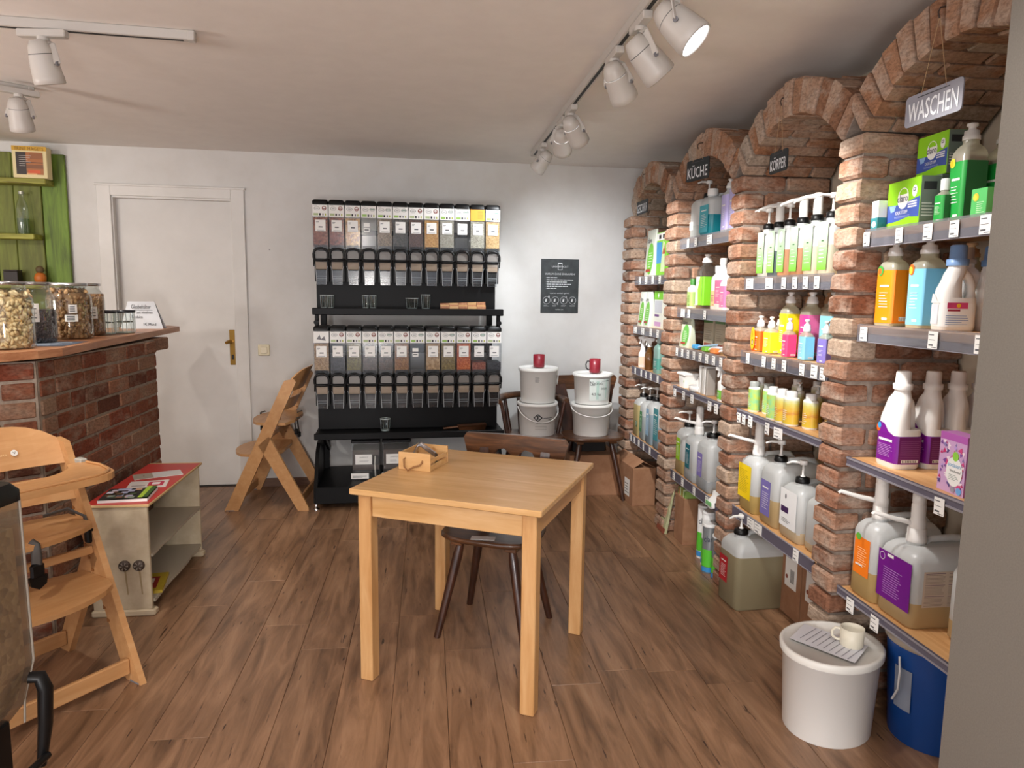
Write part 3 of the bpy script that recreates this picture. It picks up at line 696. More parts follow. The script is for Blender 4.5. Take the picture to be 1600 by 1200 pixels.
def handled(label, loc, h, wd, d, capc, lab, collar=None, group=None, rz=0, arty=0, name='laundry_bottle', body=None, front=None):
    """bottle with a through handle: wide side across x"""
    t = thing(name, label, 'bottle', loc, rz, group); body = body or M['white']; b = MB()
    # base block, then two uprights (spine and handle) joined under the neck
    H = h
    b.loft([rr(wd*.92, d*.95, .02, 0), rr(wd, d, .022, .008), rr(wd, d, .022, H*.44), rr(wd*.97, d*.98, .022, H*.50)], body)
    b.loft([rr(wd*.97, d*.60, .022, H*.49, -d*.19), rr(wd*.93, d*.56, .022, H*.62, -d*.185), rr(wd*.84, d*.46, .022, H*.76, -d*.13), rr(wd*.72, d*.5, .02, H*.86, -d*.06), rr(.05, .05, .024, H*.94), rr(.046, .046, .022, H)], body)
    b.tube([(d*.40, 0, H*.46), (d*.42, 0, H*.56), (d*.41, 0, H*.68), (d*.32, 0, H*.80), (d*.14, 0, H*.865)], [.016, .0125, .0125, .014, .018], body, 10, None, True, 1.0)
    b.put('body', t)
    if lab:
        b = MB(); b.loft([rr(wd+.001, d+.001, .022, H*.07), rr(wd+.001, d+.001, .022, H*.42)], lab, False)
        F = FXm(-d/2-.0008); F2 = FYm(-wd/2-.0008)
        polyart(b, F, [(-wd*.36, H*.42), (wd*.36, H*.42), (wd*.1, H*.46), (-wd*.1, H*.55), (-wd*.3, H*.56)], lab, .0006)
        if front: front(b, F, wd, H, F2, d)
        b.put('label', t)
    b = MB(); b.lathe([(.029, H-.004), (.030, H+.014), (.0235, H+.016), (.0225, H+.052), (.019, H+.056)], capc, 20); b.put('cap', t)
    return t
def purplefront(b, F, wd, H, F2, d):
    rect(b, F, -wd*.3, wd*.3, H*.33, H*.36, WT, .001); lines(b, F, -wd*.3, wd*.36, H*.14, H*.30, 8, C('#cfa6dc', .5), .001, .3)
    disc(b, F, -wd*.34, H*.48, wd*.09, H*.05, C('#e8641e', .5), .001); disc(b, F, -wd*.3, H*.51, wd*.08, H*.04, C('#3d9ad6', .5), .0014)
    rect(b, F2, -d*.42, d*.42, H*.08, H*.41, C('#6b1a64', .45), .0006); lines(b, F2, -d*.36, d*.38, H*.13, H*.38, 10, C('#8a4a84', .5), .001, .4, .1)
    rect(b, F2, -d*.3, d*.34, H*.09, H*.125, M['paper'], .0013)
    for q in range(9): rect(b, F2, -d*.27+q*d*.062, -d*.245+q*d*.062, H*.093, H*.12, M['ink'], .0016)
def sens(b, F, wd, H, F2, d):
    rect(b, F2, -d*.36, d*.2, H*.34, H*.43, C('#d6487a', .5), .001); disc(b, F2, -d*.05, H*.385, d*.06, H*.03, C('#f2c02a', .5), .0014); rect(b, F2, -d*.34, d*.0, H*.30, H*.33, C('#a23048', .5), .001)
    lines(b, F2, -d*.38, d*.25, H*.1, H*.26, 5, C('#7c96c4', .5), .001); rect(b, F, -wd*.3, wd*.25, H*.1, H*.4, C('#e2e6ef', .5), .0009)
handled('white handled detergent bottle with light blue cap at the front of the second laundry shelf', (1.545, 1.955, z), .195, .08, .10, C('#7da3d4', .4), WT, rz=-.25, front=sens)
handled('white handled detergent bottle with light blue cap standing just behind the front one', (1.67, 1.97, z), .195, .075, .095, C('#7096c8', .4), WT, rz=-.2, front=sens, body=M['white'])
z = TOPZ[(4, 3)]
PUR = C('#7a1590', .4)
for i, (x, lb) in enumerate(((1.548, 'white handled detergent bottle with purple label, first of the row of four'), (1.652, 'white handled detergent bottle with purple label, second of the row from the front'), (1.738, 'white handled detergent bottle with purple label, third of the row from the front'), (1.822, 'white handled detergent bottle with purple label, last in the row at the back wall'))):
    handled(lb, (x, 2.155-.004*i, z), .262, .115, .092 if i == 0 else .084, M['white'], PUR, group='purple-labelled detergent bottles', front=purplefront)
def art_floral(b, F, w_, h, F2, d):
    rect(b, F, -w_/2, w_/2, 0, h, C('#c9a3cc', .5), .0003); rect(b, F, -w_/2, w_/2, h*.88, h, C('#b05cae', .5), .0005)
    random.seed(5)
    for q in range(60):
        u, v = random.uniform(-w_*.44, w_*.44), random.uniform(h*.05, h*.86); s_ = random.uniform(.005, .013); a = random.random()*6
        col = C(random.choice(['#d04a86', '#e88ab0', '#7c4a9a', '#b99ad6', '#5a4a86', '#f0dfe9', '#c22f6a', '#8d7fb4']), .5)
        polyart(b, F, [(u+s_*math.cos(a+k*2.1)*(1.4 if k == 0 else .8), v+s_*math.sin(a+k*2.1)) for k in range(3)], col, .0006+q*.00002)
    disc(b, F, w_*.12, h*.38, w_*.3, h*.25, WT, .002, 28); disc(b, F, w_*.14, h*.64, w_*.11, h*.08, C('#8fcf4a', .5), .0024)
    text(b, F, 'sodasan', w_*.12, h*.49, h*.07, w_*.46, C('#2f9ad0', .5), .0024); text(b, F, 'Waschmittel', w_*.16, h*.39, h*.04, w_*.4, M['ink'], .0024)
    lines(b, F, -w_*.06, w_*.3, h*.24, h*.34, 4, C('#8a9a94', .5), .0024)
    disc(b, F, w_*.35, h*.08, w_*.1, h*.06, C('#6fa8e0', .5), .0024); disc(b, F, w_*.12, h*.08, w_*.08, h*.05, C('#9a94a4', .5), .0024)
    rect(b, F2, -d/2, d/2, 0, h, C('#b070ae', .5), .0003)
carton('washing_powder_carton', 'pink and violet floral washing powder carton in front of the purple-labelled bottles', 'box', (1.515, 1.835, z), .112, .05, .172, C('#b978b4', .5), art_floral, None, -.05)
z = TOPZ[(4, 4)]
def orlab(b, F, u0, u1, z0, z1):
    lines(b, F, u0+.02, u1-.012, z0+.03, z1-.03, 9, C('#fbd9a8', .5), .001, .3); disc(b, F, u0+.02, z1, .014, .012, C('#5fae3c', .5), .0012); rect(b, F, u0+.012, u0+.05, z0+.03, z0+.036, WT, .001)
jerry('refill_canister', 'translucent canister with an orange label and white pump beside the pier, lowest laundry shelf', (1.60, 2.190, z), .135, .255, .285, 'canpump', C('#f07d1a', .45), '#d9bb80', .36, (.28, .74), (-.3, .32), 'refill canisters with pumps', 0, .024, False, None, None, None, -.2, orlab)
def puLab(b, F, u0, u1, z0, z1):
    lines(b, F, u0+.03, u1-.02, z0+.02, z1-.045, 12, C('#c79ad6', .5), .001, .25); ringart(b, F, u0+.02, z1-.02, .013, .0015, WT, .001); rect(b, F, u0+.045, u0+.075, z1-.014, z1-.004, WT, .001)
jerry('refill_canister', 'large translucent canister with a purple label, side papers and white pump, lowest laundry shelf', (1.628, 2.025, z), .175, .30, .262, 'canpump', C('#6d1385', .4), '#dcc090', .32, (.2, .80), (-.46, .46), 'refill canisters with pumps', 0, .028, True, None, None, None, -.2, puLab)
jerry('refill_canister', 'translucent canister without label behind the purple one near the steel panel', (1.70, 1.80, z), .19, .28, .262, 'screw', None, '#dcc090', .25, group='refill canisters with pumps')
# ---- body care niche (bay 3)
z = TOPZ[(3, 1)]
LG = None
def gradlab():
    m, nt, b = base('green_fade_label'); mp, oi = coords(nt, (1, 1, 1), False); sx = N(nt, 'ShaderNodeSeparateXYZ'); nt.links.new(mp.outputs[0], sx.inputs[0])
    mr = N(nt, 'ShaderNodeMapRange'); mr.inputs[1].default_value = .02; mr.inputs[2].default_value = .17; nt.links.new(sx.outputs[2], mr.inputs[0])
    r = ramp(nt, [(0, '#6fbf2c'), (.5, '#8fc783'), (1, '#b9cdb9')]); nt.links.new(mr.outputs[0], r.inputs[0]); nt.links.new(r.outputs[0], b.inputs['Base Color']); b.inputs['Roughness'].default_value = .5
    return m
LG = gradlab()
def goval(b, F, u0, u1, z0, z1):
    disc(b, F, (u0+u1)/2, z1-.034, (u1-u0)*.27, .025, C('#dfe6e0', .5), .001); lines(b, F, u0+.012, u1-.01, z0+.03, z1-.08, 5, C('#d5e8cf', .5), .001, .3); rect(b, F, (u0+u1)/2-.008, (u0+u1)/2+.008, z1-.075, z1-.07, C('#4a6a4a', .5), .001)
names = ['leftmost', 'second from the left', 'third from the left', 'third from the right', 'second from the right', 'rightmost']
for i, (y, wd, lq, hk, h) in enumerate(((3.135, .085, '#cfd0c8', 'pump', .222), (3.035, .085, '#59666c', 'bigpump', .222), (2.945, .082, '#cf9c74', 'pump', .222), (2.835, .082, '#cf9c74', 'bigpump', .222), (2.725, .088, '#e9dfc8', 'bigpump', .222), (2.615, .090, '#e6e2cc', 'pump', .222))):
    pk = {'pump': 'slim pump', 'bigpump': 'thick pump'}[hk]
    jerry('soap_canister', f'green-labelled soap canister with {pk}, {names[i]} of the six', (1.575, y, z), wd, .15, h, hk, LG, lq, .52 if i else .3, (.1, .92), (-.36, .36), 'green-labelled soap canisters', 0, .022, False, None, None, None, -.1, goval)
z = TOPZ[(3, 2)]
def clr(a): return C(a, .4)
specs = [('hand_soap', 'small orange soap bottle with a yellow hang tag on the second body care shelf', 1.53, 3.150, .075, .055, .118, '#ef6a1a', '#e86a20'),
 ('hand_soap', 'second small orange soap bottle, half hidden behind the one with the hang tag', 1.60, 3.10, .07, .055, .125, '#ef7a2a', '#e87a30'),
 ('hand_soap', 'small yellow soap bottle between the orange ones and the tall yellow bottle', 1.525, 3.035, .068, .05, .118, '#f8e02a', '#e8d030'),
 ('shower_gel', 'tall yellow-labelled bottle on the second body care shelf', 1.56, 2.945, .085, .065, .228, '#fbe51a', '#efd81c'),
 ('hand_soap', 'small pink soap bottle in front of the tall pink one', 1.52, 2.865, .055, .045, .118, '#e0487e', '#d84a80'),
 ('shower_gel', 'tall pink-labelled bottle on the second body care shelf', 1.575, 2.795, .085, .07, .228, '#f0459a', '#e271a6'),
 ('hand_soap', 'small light blue soap bottle in front of the tall blue one', 1.52, 2.725, .062, .045, .118, '#8fd3ea', '#7cc2e0'),
 ('shower_gel', 'tall sky blue labelled bottle at the right of the second body care shelf', 1.585, 2.648, .085, .075, .228, '#8fd8f4', '#66b6d0'),
 ('hand_soap', 'small violet soap bottle at the right end of the second body care shelf', 1.52, 2.580, .06, .045, .118, '#8a7fd0', '#7a70c0')]
for (nm, lb, x, y, wd, d, h, c1, c2) in specs:
    tall = h > .2
    bottle(nm, lb, 'bottle', (x, y, z), wd, d, h, M['pet'], 'flip', None, clr(c1), clr(c2), (.04, .80 if tall else .82), '#e9d98a' if tall else None, .86, 'tall coloured soap bottles' if tall else 'small coloured soap bottles', random.uniform(-.1, .1), shoulder=.8)
t = thing('hang_tag', 'yellow oval hang tag on the small orange soap bottle', 'tag', (1.494, 3.155, z+.062), 0)
b = MB(); b.prism(ell(0, 0, .021, .052, 20), 0, .0012, 'x', C('#f0b41c', .5)); F = FXm(0); lines(b, F, -.011, .011, .008, .034, 5, C('#8a5a10', .6), .0004); disc(b, F, 0, -.018, .009, .014, M['ink'], .0004); disc(b, F, 0, -.018, .004, .009, WT, .0007); b.put('card', t)
for i, (x, y, lb) in enumerate(((1.68, 3.0, 'left'), (1.70, 2.88, 'middle'), (1.72, 2.77, 'right'))):
    bottle('shower_gel', f'brown-capped tall bottle in the shaded back row of the second body care shelf, {lb} one', 'bottle', (x, y, z), .08, .065, .228, M['pet'], 'flip', C('#b08a66', .4), clr('#c98a4a'), None, (.05, .8), None, .8, 'tall bottles in the back row', art=False)
z = TOPZ[(3, 3)]
def herb():
    m, nt, b = base('herb_label'); mp, oi = coords(nt, (1, 1, 1), False); sx = N(nt, 'ShaderNodeSeparateXYZ'); nt.links.new(mp.outputs[0], sx.inputs[0])
    n = N(nt, 'ShaderNodeTexNoise', Scale=60, Detail=3); nt.links.new(mp.outputs[0], n.inputs['Vector'])
    ad = N(nt, 'ShaderNodeMath', operation='MULTIPLY_ADD'); ad.inputs[1].default_value = .03; nt.links.new(n.outputs[0], ad.inputs[0]); nt.links.new(sx.outputs[2], ad.inputs[2])
    mr = N(nt, 'ShaderNodeMapRange'); mr.inputs[1].default_value = .02; mr.inputs[2].default_value = .13; nt.links.new(ad.outputs[0], mr.inputs[0])
    r = ramp(nt, [(0, '#c9b23a'), (.38, '#d4a838'), (.42, '#c98a3c'), (.55, '#d2ab3f'), (.8, '#cdc66a'), (1, '#d6dcc4')]); nt.links.new(mr.outputs[0], r.inputs[0]); nt.links.new(r.outputs[0], b.inputs['Base Color']); b.inputs['Roughness'].default_value = .35
    return m
HB = herb(); HG = noisy('leaf_print_label', '#b8c23c', '#7fc08a', 40, .4)
def tube_bottle(label, loc, r, h, lab, capk='disc', group=None, name='lotion_bottle', sq=.75):
    t = thing(name, label, 'bottle', loc, random.uniform(-.2, .2), group)
    b = MB(); b.lathe([(r*.94, 0), (r, .004), (r, h-.006), (r*.9, h), (r*.5, h+.001)], C('#e3e2d8', .4), 20, None, True, True, sq, 1); b.put('body', t)
    b = MB(); b.lathe([(r+.0006, h*.07), (r+.0006, h*.92)], lab, 20, None, False, True, sq, 1)
    lines(b, FXm(-r*sq-.0008), -r*.35, r*.35, h*.2, h*.6, 6, WT, .0006, .3); b.put('label', t)
    if capk == 'disc': b = MB(); b.lathe([(r*.62, h), (r*.62, h+.024), (r*.5, h+.026)], C('#dcdcda', .35), 16); b.put('cap', t)
    elif capk == 'grey': b = MB(); b.lathe([(r*.7, h), (r*.7, h+.022), (r*.6, h+.025)], C('#8f9490', .35), 16); b.put('cap', t)
    else:
        b = MB(); b.lathe([(r*.4, h), (r*.4, h+.014), (.004, h+.015), (.004, h+.03), (.011, h+.031), (.011, h+.038)], M['whitepl'], 10); b.tube([(0, 0, h+.034), (-.01, -.035, h+.036), (-.012, -.045, h+.031)], .004, M['whitepl'], 6); b.put('pump_head', t)
    return t
for (x, y, r, h, lab, ck, lb) in ((1.50, 3.115, .032, .115, HG, 'grey', 'leaf-printed lotion bottle with grey cap, front left on the third body care shelf'), (1.545, 3.150, .026, .13, HB, 'disc', 'yellow lotion bottle hugging the far pier on the third body care shelf'), (1.535, 3.045, .032, .115, HG, 'grey', 'leaf-printed lotion bottle with grey cap, second from the left on the third body care shelf'),
  (1.485, 2.905, .030, .118, HG, 'disc', 'lotion bottle with a white and green side panel, left of the yellow group'), (1.49, 2.835, .033, .118, HB, 'disc', 'yellow sunset-labelled lotion bottle, frontmost of the yellow group at its left'), (1.495, 2.765, .037, .118, HB, 'disc', 'yellow sunset-labelled lotion bottle, largest in front of the yellow group'),
  (1.535, 2.685, .035, .118, HB, 'disc', 'yellow sunset-labelled lotion bottle right of the largest one'), (1.60, 2.63, .035, .118, HB, 'disc', 'yellow sunset-labelled lotion bottle nearest the near pier'),
  (1.60, 2.90, .028, .125, HB, 'pump', 'lotion bottle with white pump behind the yellow group, left one'), (1.63, 2.80, .028, .125, HB, 'pump', 'lotion bottle with white pump behind the yellow group, middle one'), (1.67, 2.68, .028, .125, HB, 'pump', 'lotion bottle with white pump behind the yellow group, right one'),
  (1.66, 3.03, .028, .135, HB, 'disc', 'tall lotion bottle in the dark back row, left one'), (1.71, 2.95, .028, .135, HB, 'disc', 'tall lotion bottle in the dark back row, middle one'), (1.76, 2.84, .028, .135, HB, 'disc', 'tall lotion bottle in the dark back row, right one')):
    tube_bottle(lb, (x, y, z), r, h, lab, ck, 'lotion bottles')
z = TOPZ[(3, 4)]
def yl(b, F, u0, u1, z0, z1): lines(b, F, u0+.015, u1-.02, z0+.03, z1-.02, 14, C('#9c8a14', .6), .001, .3)
jerry('refill_canister', 'translucent canister with a yellow label and white pump on the lowest body care shelf', (1.60, 3.100, z), .155, .25, .275, 'canpump', C('#f0cf12', .4), '#d8bc78', .32, (.22, .80), (-.5, .32), 'refill canisters with pumps', 0, .026, False, None, None, None, -.2, yl)
jerry('refill_canister', 'translucent canister with a violet label and slim pump, middle of the lowest body care shelf', (1.605, 2.900, z), .155, .25, .290, 'pump', C('#7a70b4', .45), '#dfc595', .42, (.14, .68), (-.36, .2), 'refill canisters with pumps', 0, .026, spr=-.3)
def wl(b, F, u0, u1, z0, z1): rect(b, F, u0+.01, u0+.07, z0+.06, z0+.085, C('#3f2352', .5), .001); disc(b, F, u0+.045, z1-.03, .006, .011, M['print'], .001); lines(b, F, u0+.02, u1-.04, z0+.02, z0+.04, 3, M['print'], .001)
jerry('refill_canister', 'milky white canister with a small dark emblem and slim pump, lowest body care shelf', (1.605, 2.710, z), .165, .25, .245, 'pump', C('#e9ebec', .45), '#e6d2b0', .2, (.2, .85), (-.4, .4), 'refill canisters with pumps', 0, .026, spr=-.3, labfn=wl)
jerry('refill_canister', 'milky canister without pump behind the near pier on the lowest body care shelf', (1.62, 2.545, z), .14, .25, .235, 'screw', None, '#e6d2b0', .15, group='refill canisters with pumps')
carton('shipping_carton', 'flat light shipping carton lying in the dark behind the canisters of the body care niche', 'box', (1.79, 2.83, z), .6, .12, .24, C('#c9b48f', .8))
# floor of niche 3
jerry('floor_canister', 'large canister of cloudy soap with a red label, standing on the floor', (1.530, 3.080, 0), .185, .275, .345, 'pump', C('#b3202c', .45), '#b5aa8a', .74, (.3, .66), (-.40, .02), None, .06, .03, spr=.1)
def labbox(b, F, w_, h, F2, d): rect(b, F, -w_*.3, w_*.3, h*.38, h*.75, M['paper'], .0005); [rect(b, F, -w_*.02+q*.006, -w_*.02+q*.006+.003, h*.45, h*.62, M['ink'], .0008) for q in range(6)]; disc(b, F, -w_*.2, h*.5, w_*.06, w_*.06, C('#8a4a3a', .6), .0008)
carton('cardboard_box', 'tall cardboard box with a white label under the lowest body care shelf, farther one', 'box', (1.735, 2.915, 0), .17, .22, .36, M['card'], labbox, 'cardboard boxes')
carton('cardboard_box', 'tall cardboard box with a white label under the lowest body care shelf, nearer one', 'box', (1.735, 2.735, 0), .17, .22, .36, M['card'], labbox, 'cardboard boxes')
carton('cardboard_box', 'cardboard box under the lowest body care shelf against the near pier', 'box', (1.735, 2.555, 0), .17, .22, .34, M['card'], None, 'cardboard boxes')
def cantube(label, loc, r, h, dark=False):
    t = thing('cleaner_canister', label, 'bottle', loc, .9, 'white and green tubes on the floor')
    b = MB(); b.lathe([(r, 0), (r, h), (r*.92, h+.003)], C('#e4e5e4', .35) if not dark else C('#6b6e70', .35), 18); b.put('tube_body', t)
    b = MB(); b.lathe([(r+.0006, h*.04), (r+.0006, h*.14)], C('#3a8fd0', .4), 18, None, False); b.lathe([(r+.0006, h*.15), (r+.0006, h*.52)], C('#5cc43a', .4), 18, None, False)
    text(b, Matrix.Rotation(.3, 4, 'Z') @ FXm(-r-.0012), 'claro', 0, h*.76, h*.12, r*1.6, NAVY, .0004); b.put('label', t)
    b = MB(); b.lathe([(r*1.03, h), (r*1.03, h+.012), (r*.95, h+.014)], C('#dfe0df', .3), 18); b.put('lid', t)
cantube('tall white and green printed tube on the floor by the pier, farthest of the four', (1.515, 3.665, 0), .036, .285)
cantube('tall white and green printed tube on the floor, second from the carton', (1.497, 3.555, 0), .036, .285)
cantube('white and green printed tube with grey top on the floor, third from the carton', (1.462, 3.455, 0), .036, .25, True)
cantube('printed tube on the floor closest to the big canister', (1.475, 3.365, 0), .033, .22, True)
# ---- kitchen niche (bay 2)
z = TOPZ[(2, 1)]
jerry('refill_canister', 'frosted canister with black collar and tall pump on the top kitchen shelf', (1.58, 3.905, z), .15, .22, .225, 'pump', M['paper'], '#d6dad8', .3, (.2, .4), (-.4, -.05), 'canisters on the top kitchen shelf', 0, .026, hx=-.03)
jerry('refill_canister', 'frosted canister with turquoise liquid in the middle of the top kitchen shelf', (1.56, 3.735, z), .14, .20, .215, 'screw', C('#1b9fb0', .4), '#22a8b8', .5, (.08, .74), (-.42, .42), 'canisters on the top kitchen shelf', 0, .026)
bottle('cleaner_bottle', 'tall turquoise bottle behind the turquoise canister on the top kitchen shelf', 'bottle', (1.64, 3.64, z), .07, .07, .25, M['frost'], 'flip', None, C('#1aa6b6', .4), None, (.05, .82), None, .7, None)
bottle('cleaner_bottle', 'pale violet bottle with white cap left of the near pier on the top kitchen shelf', 'bottle', (1.53, 3.565, z), .075, .07, .225, M['frost'], 'flip', None, C('#b6aee0', .4), None, (.08, .85), None, .7, 'pale violet bottles')
bottle('cleaner_bottle', 'pale violet bottle closest to the near pier on the top kitchen shelf', 'bottle', (1.53, 3.470, z), .075, .07, .245, M['frost'], 'flip', None, C('#b6aee0', .4), None, (.08, .85), None, .7, 'pale violet bottles')
z = TOPZ[(2, 2)]
def clarolab(t, wd, d, h, z0, z1):
    b = MB(); F = FXm(-d/2-.0022); rect(b, F, -wd*.4, wd*.4, z0, z1, WT, .0004); polyart(b, F, [(-wd*.05, z0), (wd*.4, z0), (wd*.4, z1), (wd*.12, z1), (-wd*.14, z0+(z1-z0)*.55)], C('#8fd72c', .4), .0008); text(b, F, 'claro', -wd*.1, z0+(z1-z0)*.82, (z1-z0)*.13, wd*.4, NAVY, .001); b.put('front_print', t)
t = bottle('dish_soap', 'large clear bottle with a lime label on the second kitchen shelf', 'bottle', (1.545, 3.865, z), .11, .085, .255, clear('grey_bottle', '#b9b0a6', .4, .35, '#8d857c'), 'flip', None, C('#7ecb2b', .4), C('#7ecb2b', .4), (.08, .70), None, .7, None, art=False)
clarolab(t, .11, .085, .255, .022, .178)
bottle('dish_soap', 'small green-topped bottle left of the large clear bottle on the second kitchen shelf', 'bottle', (1.52, 4.005, z), .07, .05, .135, C('#cfd3c6', .4), 'screw', C('#3a7a34', .4), C('#9cba6c', .4), None, (.1, .7), None, art=C('#4a6a3a', .5))
bottle('dish_soap', 'clear bottle with grey cap in the back row of the second kitchen shelf', 'bottle', (1.67, 3.78, z), .09, .08, .245, M['pet'], 'flip', C('#9a958e', .4), C('#e6c23a', .4), None, (.1, .7), None)
bottle('dish_soap', 'white and yellow bottle between the clear and the tall white bottles, second kitchen shelf', 'bottle', (1.55, 3.715, z), .075, .06, .20, WT, 'screw', None, C('#ecd9a0', .4), None, (.1, .5), None, art=C('#c8487a', .5))
bottle('dish_soap', 'tall white bottle with a pink panel on the second kitchen shelf', 'bottle', (1.53, 3.610, z), .095, .055, .235, WT, 'screw', None, C('#e77ba6', .4), C('#e77ba6', .4), (.14, .66), None, shoulder=.7)
bottle('dish_soap', 'smaller white bottle with a pink label at the near pier, second kitchen shelf', 'bottle', (1.51, 3.510, z), .075, .05, .165, WT, 'screw', None, C('#ee7fae', .4), None, (.1, .75), None)
z = TOPZ[(2, 3)]
def pouch(label, loc, wd, h, c1, c2, name='refill_pouch', rz=0, txt=None, group='refill pouches'):
    t = thing(name, label, 'pouch', loc, rz, group)
    b = MB(); b.loft([rr(wd*.96, .052, .008, 0), rr(wd, .054, .008, h*.04), rr(wd, .033, .006, h*.5), rr(wd*.98, .012, .004, h), rr(wd*.98, .004, .0012, h*1.01)], C(c1, .35)); b.put('bag', t)
    b = MB(); T_ = Matrix.Rotation(.0, 4, 'Y'); F = Matrix.Rotation(math.atan(.0215/h), 4, 'Y') @ FXm(-.0285)
    disc(b, F, wd*.08, h*.38, wd*.34, h*.34, C(c2, .4), .0002); rect(b, F, -wd*.3, wd*.2, h*.1, h*.16, C('#a33c2c', .5), .0012); lines(b, F, -wd*.1, wd*.3, h*.2, h*.55, 6, C('#d8ecd0', .5), .001)
    if txt: text(b, F, txt, -wd*.12, h*.78, h*.11, wd*.5, NAVY, .0016)
    b.put('print', t); return t
def art_pack(b, F, w_, h, F2, d):
    rect(b, F, -w_/2, w_/2, h*.76, h, C('#4c7a3a', .5), .0003); polyart(b, F, [(0, h*.82), (.008, h*.89), (0, h*.96), (-.008, h*.89)], WT, .0006); rect(b, F, -w_*.4, w_*.4, h*.12, h*.2, C('#8a4436', .5), .0006); lines(b, F, -w_*.38, w_*.38, h*.3, h*.66, 6, C('#8d8274', .5), .0006)
pouch('green and white refill pouch at the left of the third kitchen shelf', (1.50, 4.0, z), .15, .185, '#cfd6c0', '#5fae4a', txt='claro')
for y, lb in ((3.838, 'green-topped beige tablet carton beside the pouch on the third kitchen shelf'), (3.675, 'green-topped beige tablet carton in the middle of the third kitchen shelf'), (3.515, 'green-topped beige tablet carton at the near pier on the third kitchen shelf')):
    carton('tablet_carton', lb, 'box', (1.60, y, z), .13, .09, .2, C('#b3a892', .6), art_pack, 'tablet cartons')
def brush(label, p, q, c, c2):
    t = thing('dish_brush', label, 'brush', (p[0], p[1], z), 0, 'dish brushes'); v = (q[0]-p[0], q[1]-p[1], q[2])
    b = MB(); b.tube([(0, 0, .014), (v[0]*.5, v[1]*.5, .016+v[2]*.5), (v[0], v[1], .014+v[2])], [.009, .007, .008], C(c, .4), 8, None, True, .6); b.put('handle', t)
    b = MB(); b.cbox(-.018, .018, -.03, .03, .002, .03, C(c2, .4), .006); b.put('brush_head', t)
brush('pale blue dish brush lying on the third kitchen shelf', (1.50, 3.86), (1.52, 3.62, .03), '#a6c6e4', '#4aa3dc')
brush('white dish brush with a green head lying across the blue one', (1.49, 3.69), (1.53, 3.46, .03), '#dfe3e8', '#7ac043')
brush('white dish brush with an orange head at the near pier', (1.485, 3.56), (1.55, 3.42, .02), '#dfe3e8', '#e08a4a')
brush('grey-blue dish brush behind the pale blue one', (1.54, 3.78), (1.58, 3.52, .03), '#c6d0dc', '#8a94c0')
z = TOPZ[(2, 4)]
t = thing('dishwasher_tub', 'white tub with a lime label on the fourth kitchen shelf', 'tub', (1.52, 4.005, z), 0)
b = MB(); b.loft([rr(.10, .09, .02, 0), rr(.112, .10, .02, .07)], WT); b.put('tub_body', t); b = MB(); b.cbox(-.055, .055, -.06, .06, .07, .086, WT, .004); b.put('lid', t); b = MB(); rect(b, Matrix.Rotation(.07, 4, 'Y') @ FXm(-.048), -.045, .045, .03, .055, C('#9cc93a', .5), .001); b.put('label', t)
t = thing('cloth', 'crumpled white cloth heaped beside the lime tub', 'cloth', (1.56, 3.885, z)); b = MB()
random.seed(3)
b.loft([[(x*(1+random.uniform(-.14, .14)), y*(1+random.uniform(-.14, .14)), zz+random.uniform(-.008, .008) if zz else 0) for x, y in ell(0, 0, rx, ry, 14)] for zz, rx, ry in ((0, .05, .075), (.02, .052, .078), (.045, .042, .06), (.065, .028, .04), (.075, .01, .015))], WT); b.put('folds', t)
t = thing('small_bowl', 'white round dish in front on the fourth kitchen shelf', 'bowl', (1.50, 3.80, z)); b = MB(); b.lathe([(.03, 0), (.05, .006), (.055, .035), (.052, .035), (.045, .01), (.001, .006)], WT, 20); b.put('dish', t)
for i, y in enumerate((3.745, 3.712, 3.68, 3.648)):
    o = MB().cbox(-.055, .055, -.0125, .0125, 0, .155-.008*(i % 2), C(['#e2e2e0', '#b9b5ae', '#dfdedb', '#a8a29b'][i], .5), .003).put('packet', None, (1.535, y, z), (.03, 0, 0)); tag(o, f'slim upright white and grey packet on the fourth kitchen shelf, number {i+1} from the bowl'.replace('number 1', 'first').replace('number 2', 'second').replace('number 3', 'third').replace('number 4', 'fourth'), 'box', 'slim packets')
carton('brown_carton', 'brown striped carton behind the packets near the pier, fourth kitchen shelf', 'box', (1.57, 3.575, z), .09, .1, .165, noisy('dark_stripe_carton', '#3a2a20', '#8a7460', 18, .6), None)
bottle('spray_bottle', 'small green and white bottle at the near pier, fourth kitchen shelf', 'bottle', (1.49, 3.455, z), .05, .04, .115, WT, 'trigger', WT, C('#6fbf3a', .4), None, (.1, .5), None)
z = TOPZ[(2, 5)]
jerry('refill_canister', 'translucent canister with a lime label and slim pump beside the far pier, lowest kitchen shelf', (1.60, 3.985, z), .15, .26, .285, 'pump', C('#9ccf1f', .45), '#d8bf8a', .3, (.28, .74), (-.3, .12), 'canisters on the lowest kitchen shelf', 0, .026, spr=-.2)
jerry('refill_canister', 'translucent canister with a teal label and thick white pump, lowest kitchen shelf', (1.595, 3.815, z), .16, .26, .275, 'canpump', C('#0f6d7c', .45), '#d5dadc', .2, (.26, .76), (-.3, .12), 'canisters on the lowest kitchen shelf', 0, .026, spr=-.2)
jerry('refill_canister', 'translucent canister with a violet label and slim pump on the lowest kitchen shelf', (1.60, 3.615, z), .18, .27, .295, 'pump', C('#8478bd', .45), '#ccd2d6', .24, (.24, .68), (-.36, .02), 'canisters on the lowest kitchen shelf', 0, .034, spr=-.2)
t = thing('cloth', 'white and green cloth hanging over the front of the lowest kitchen shelf', 'cloth', (1.462, 3.43, z)); b = MB()
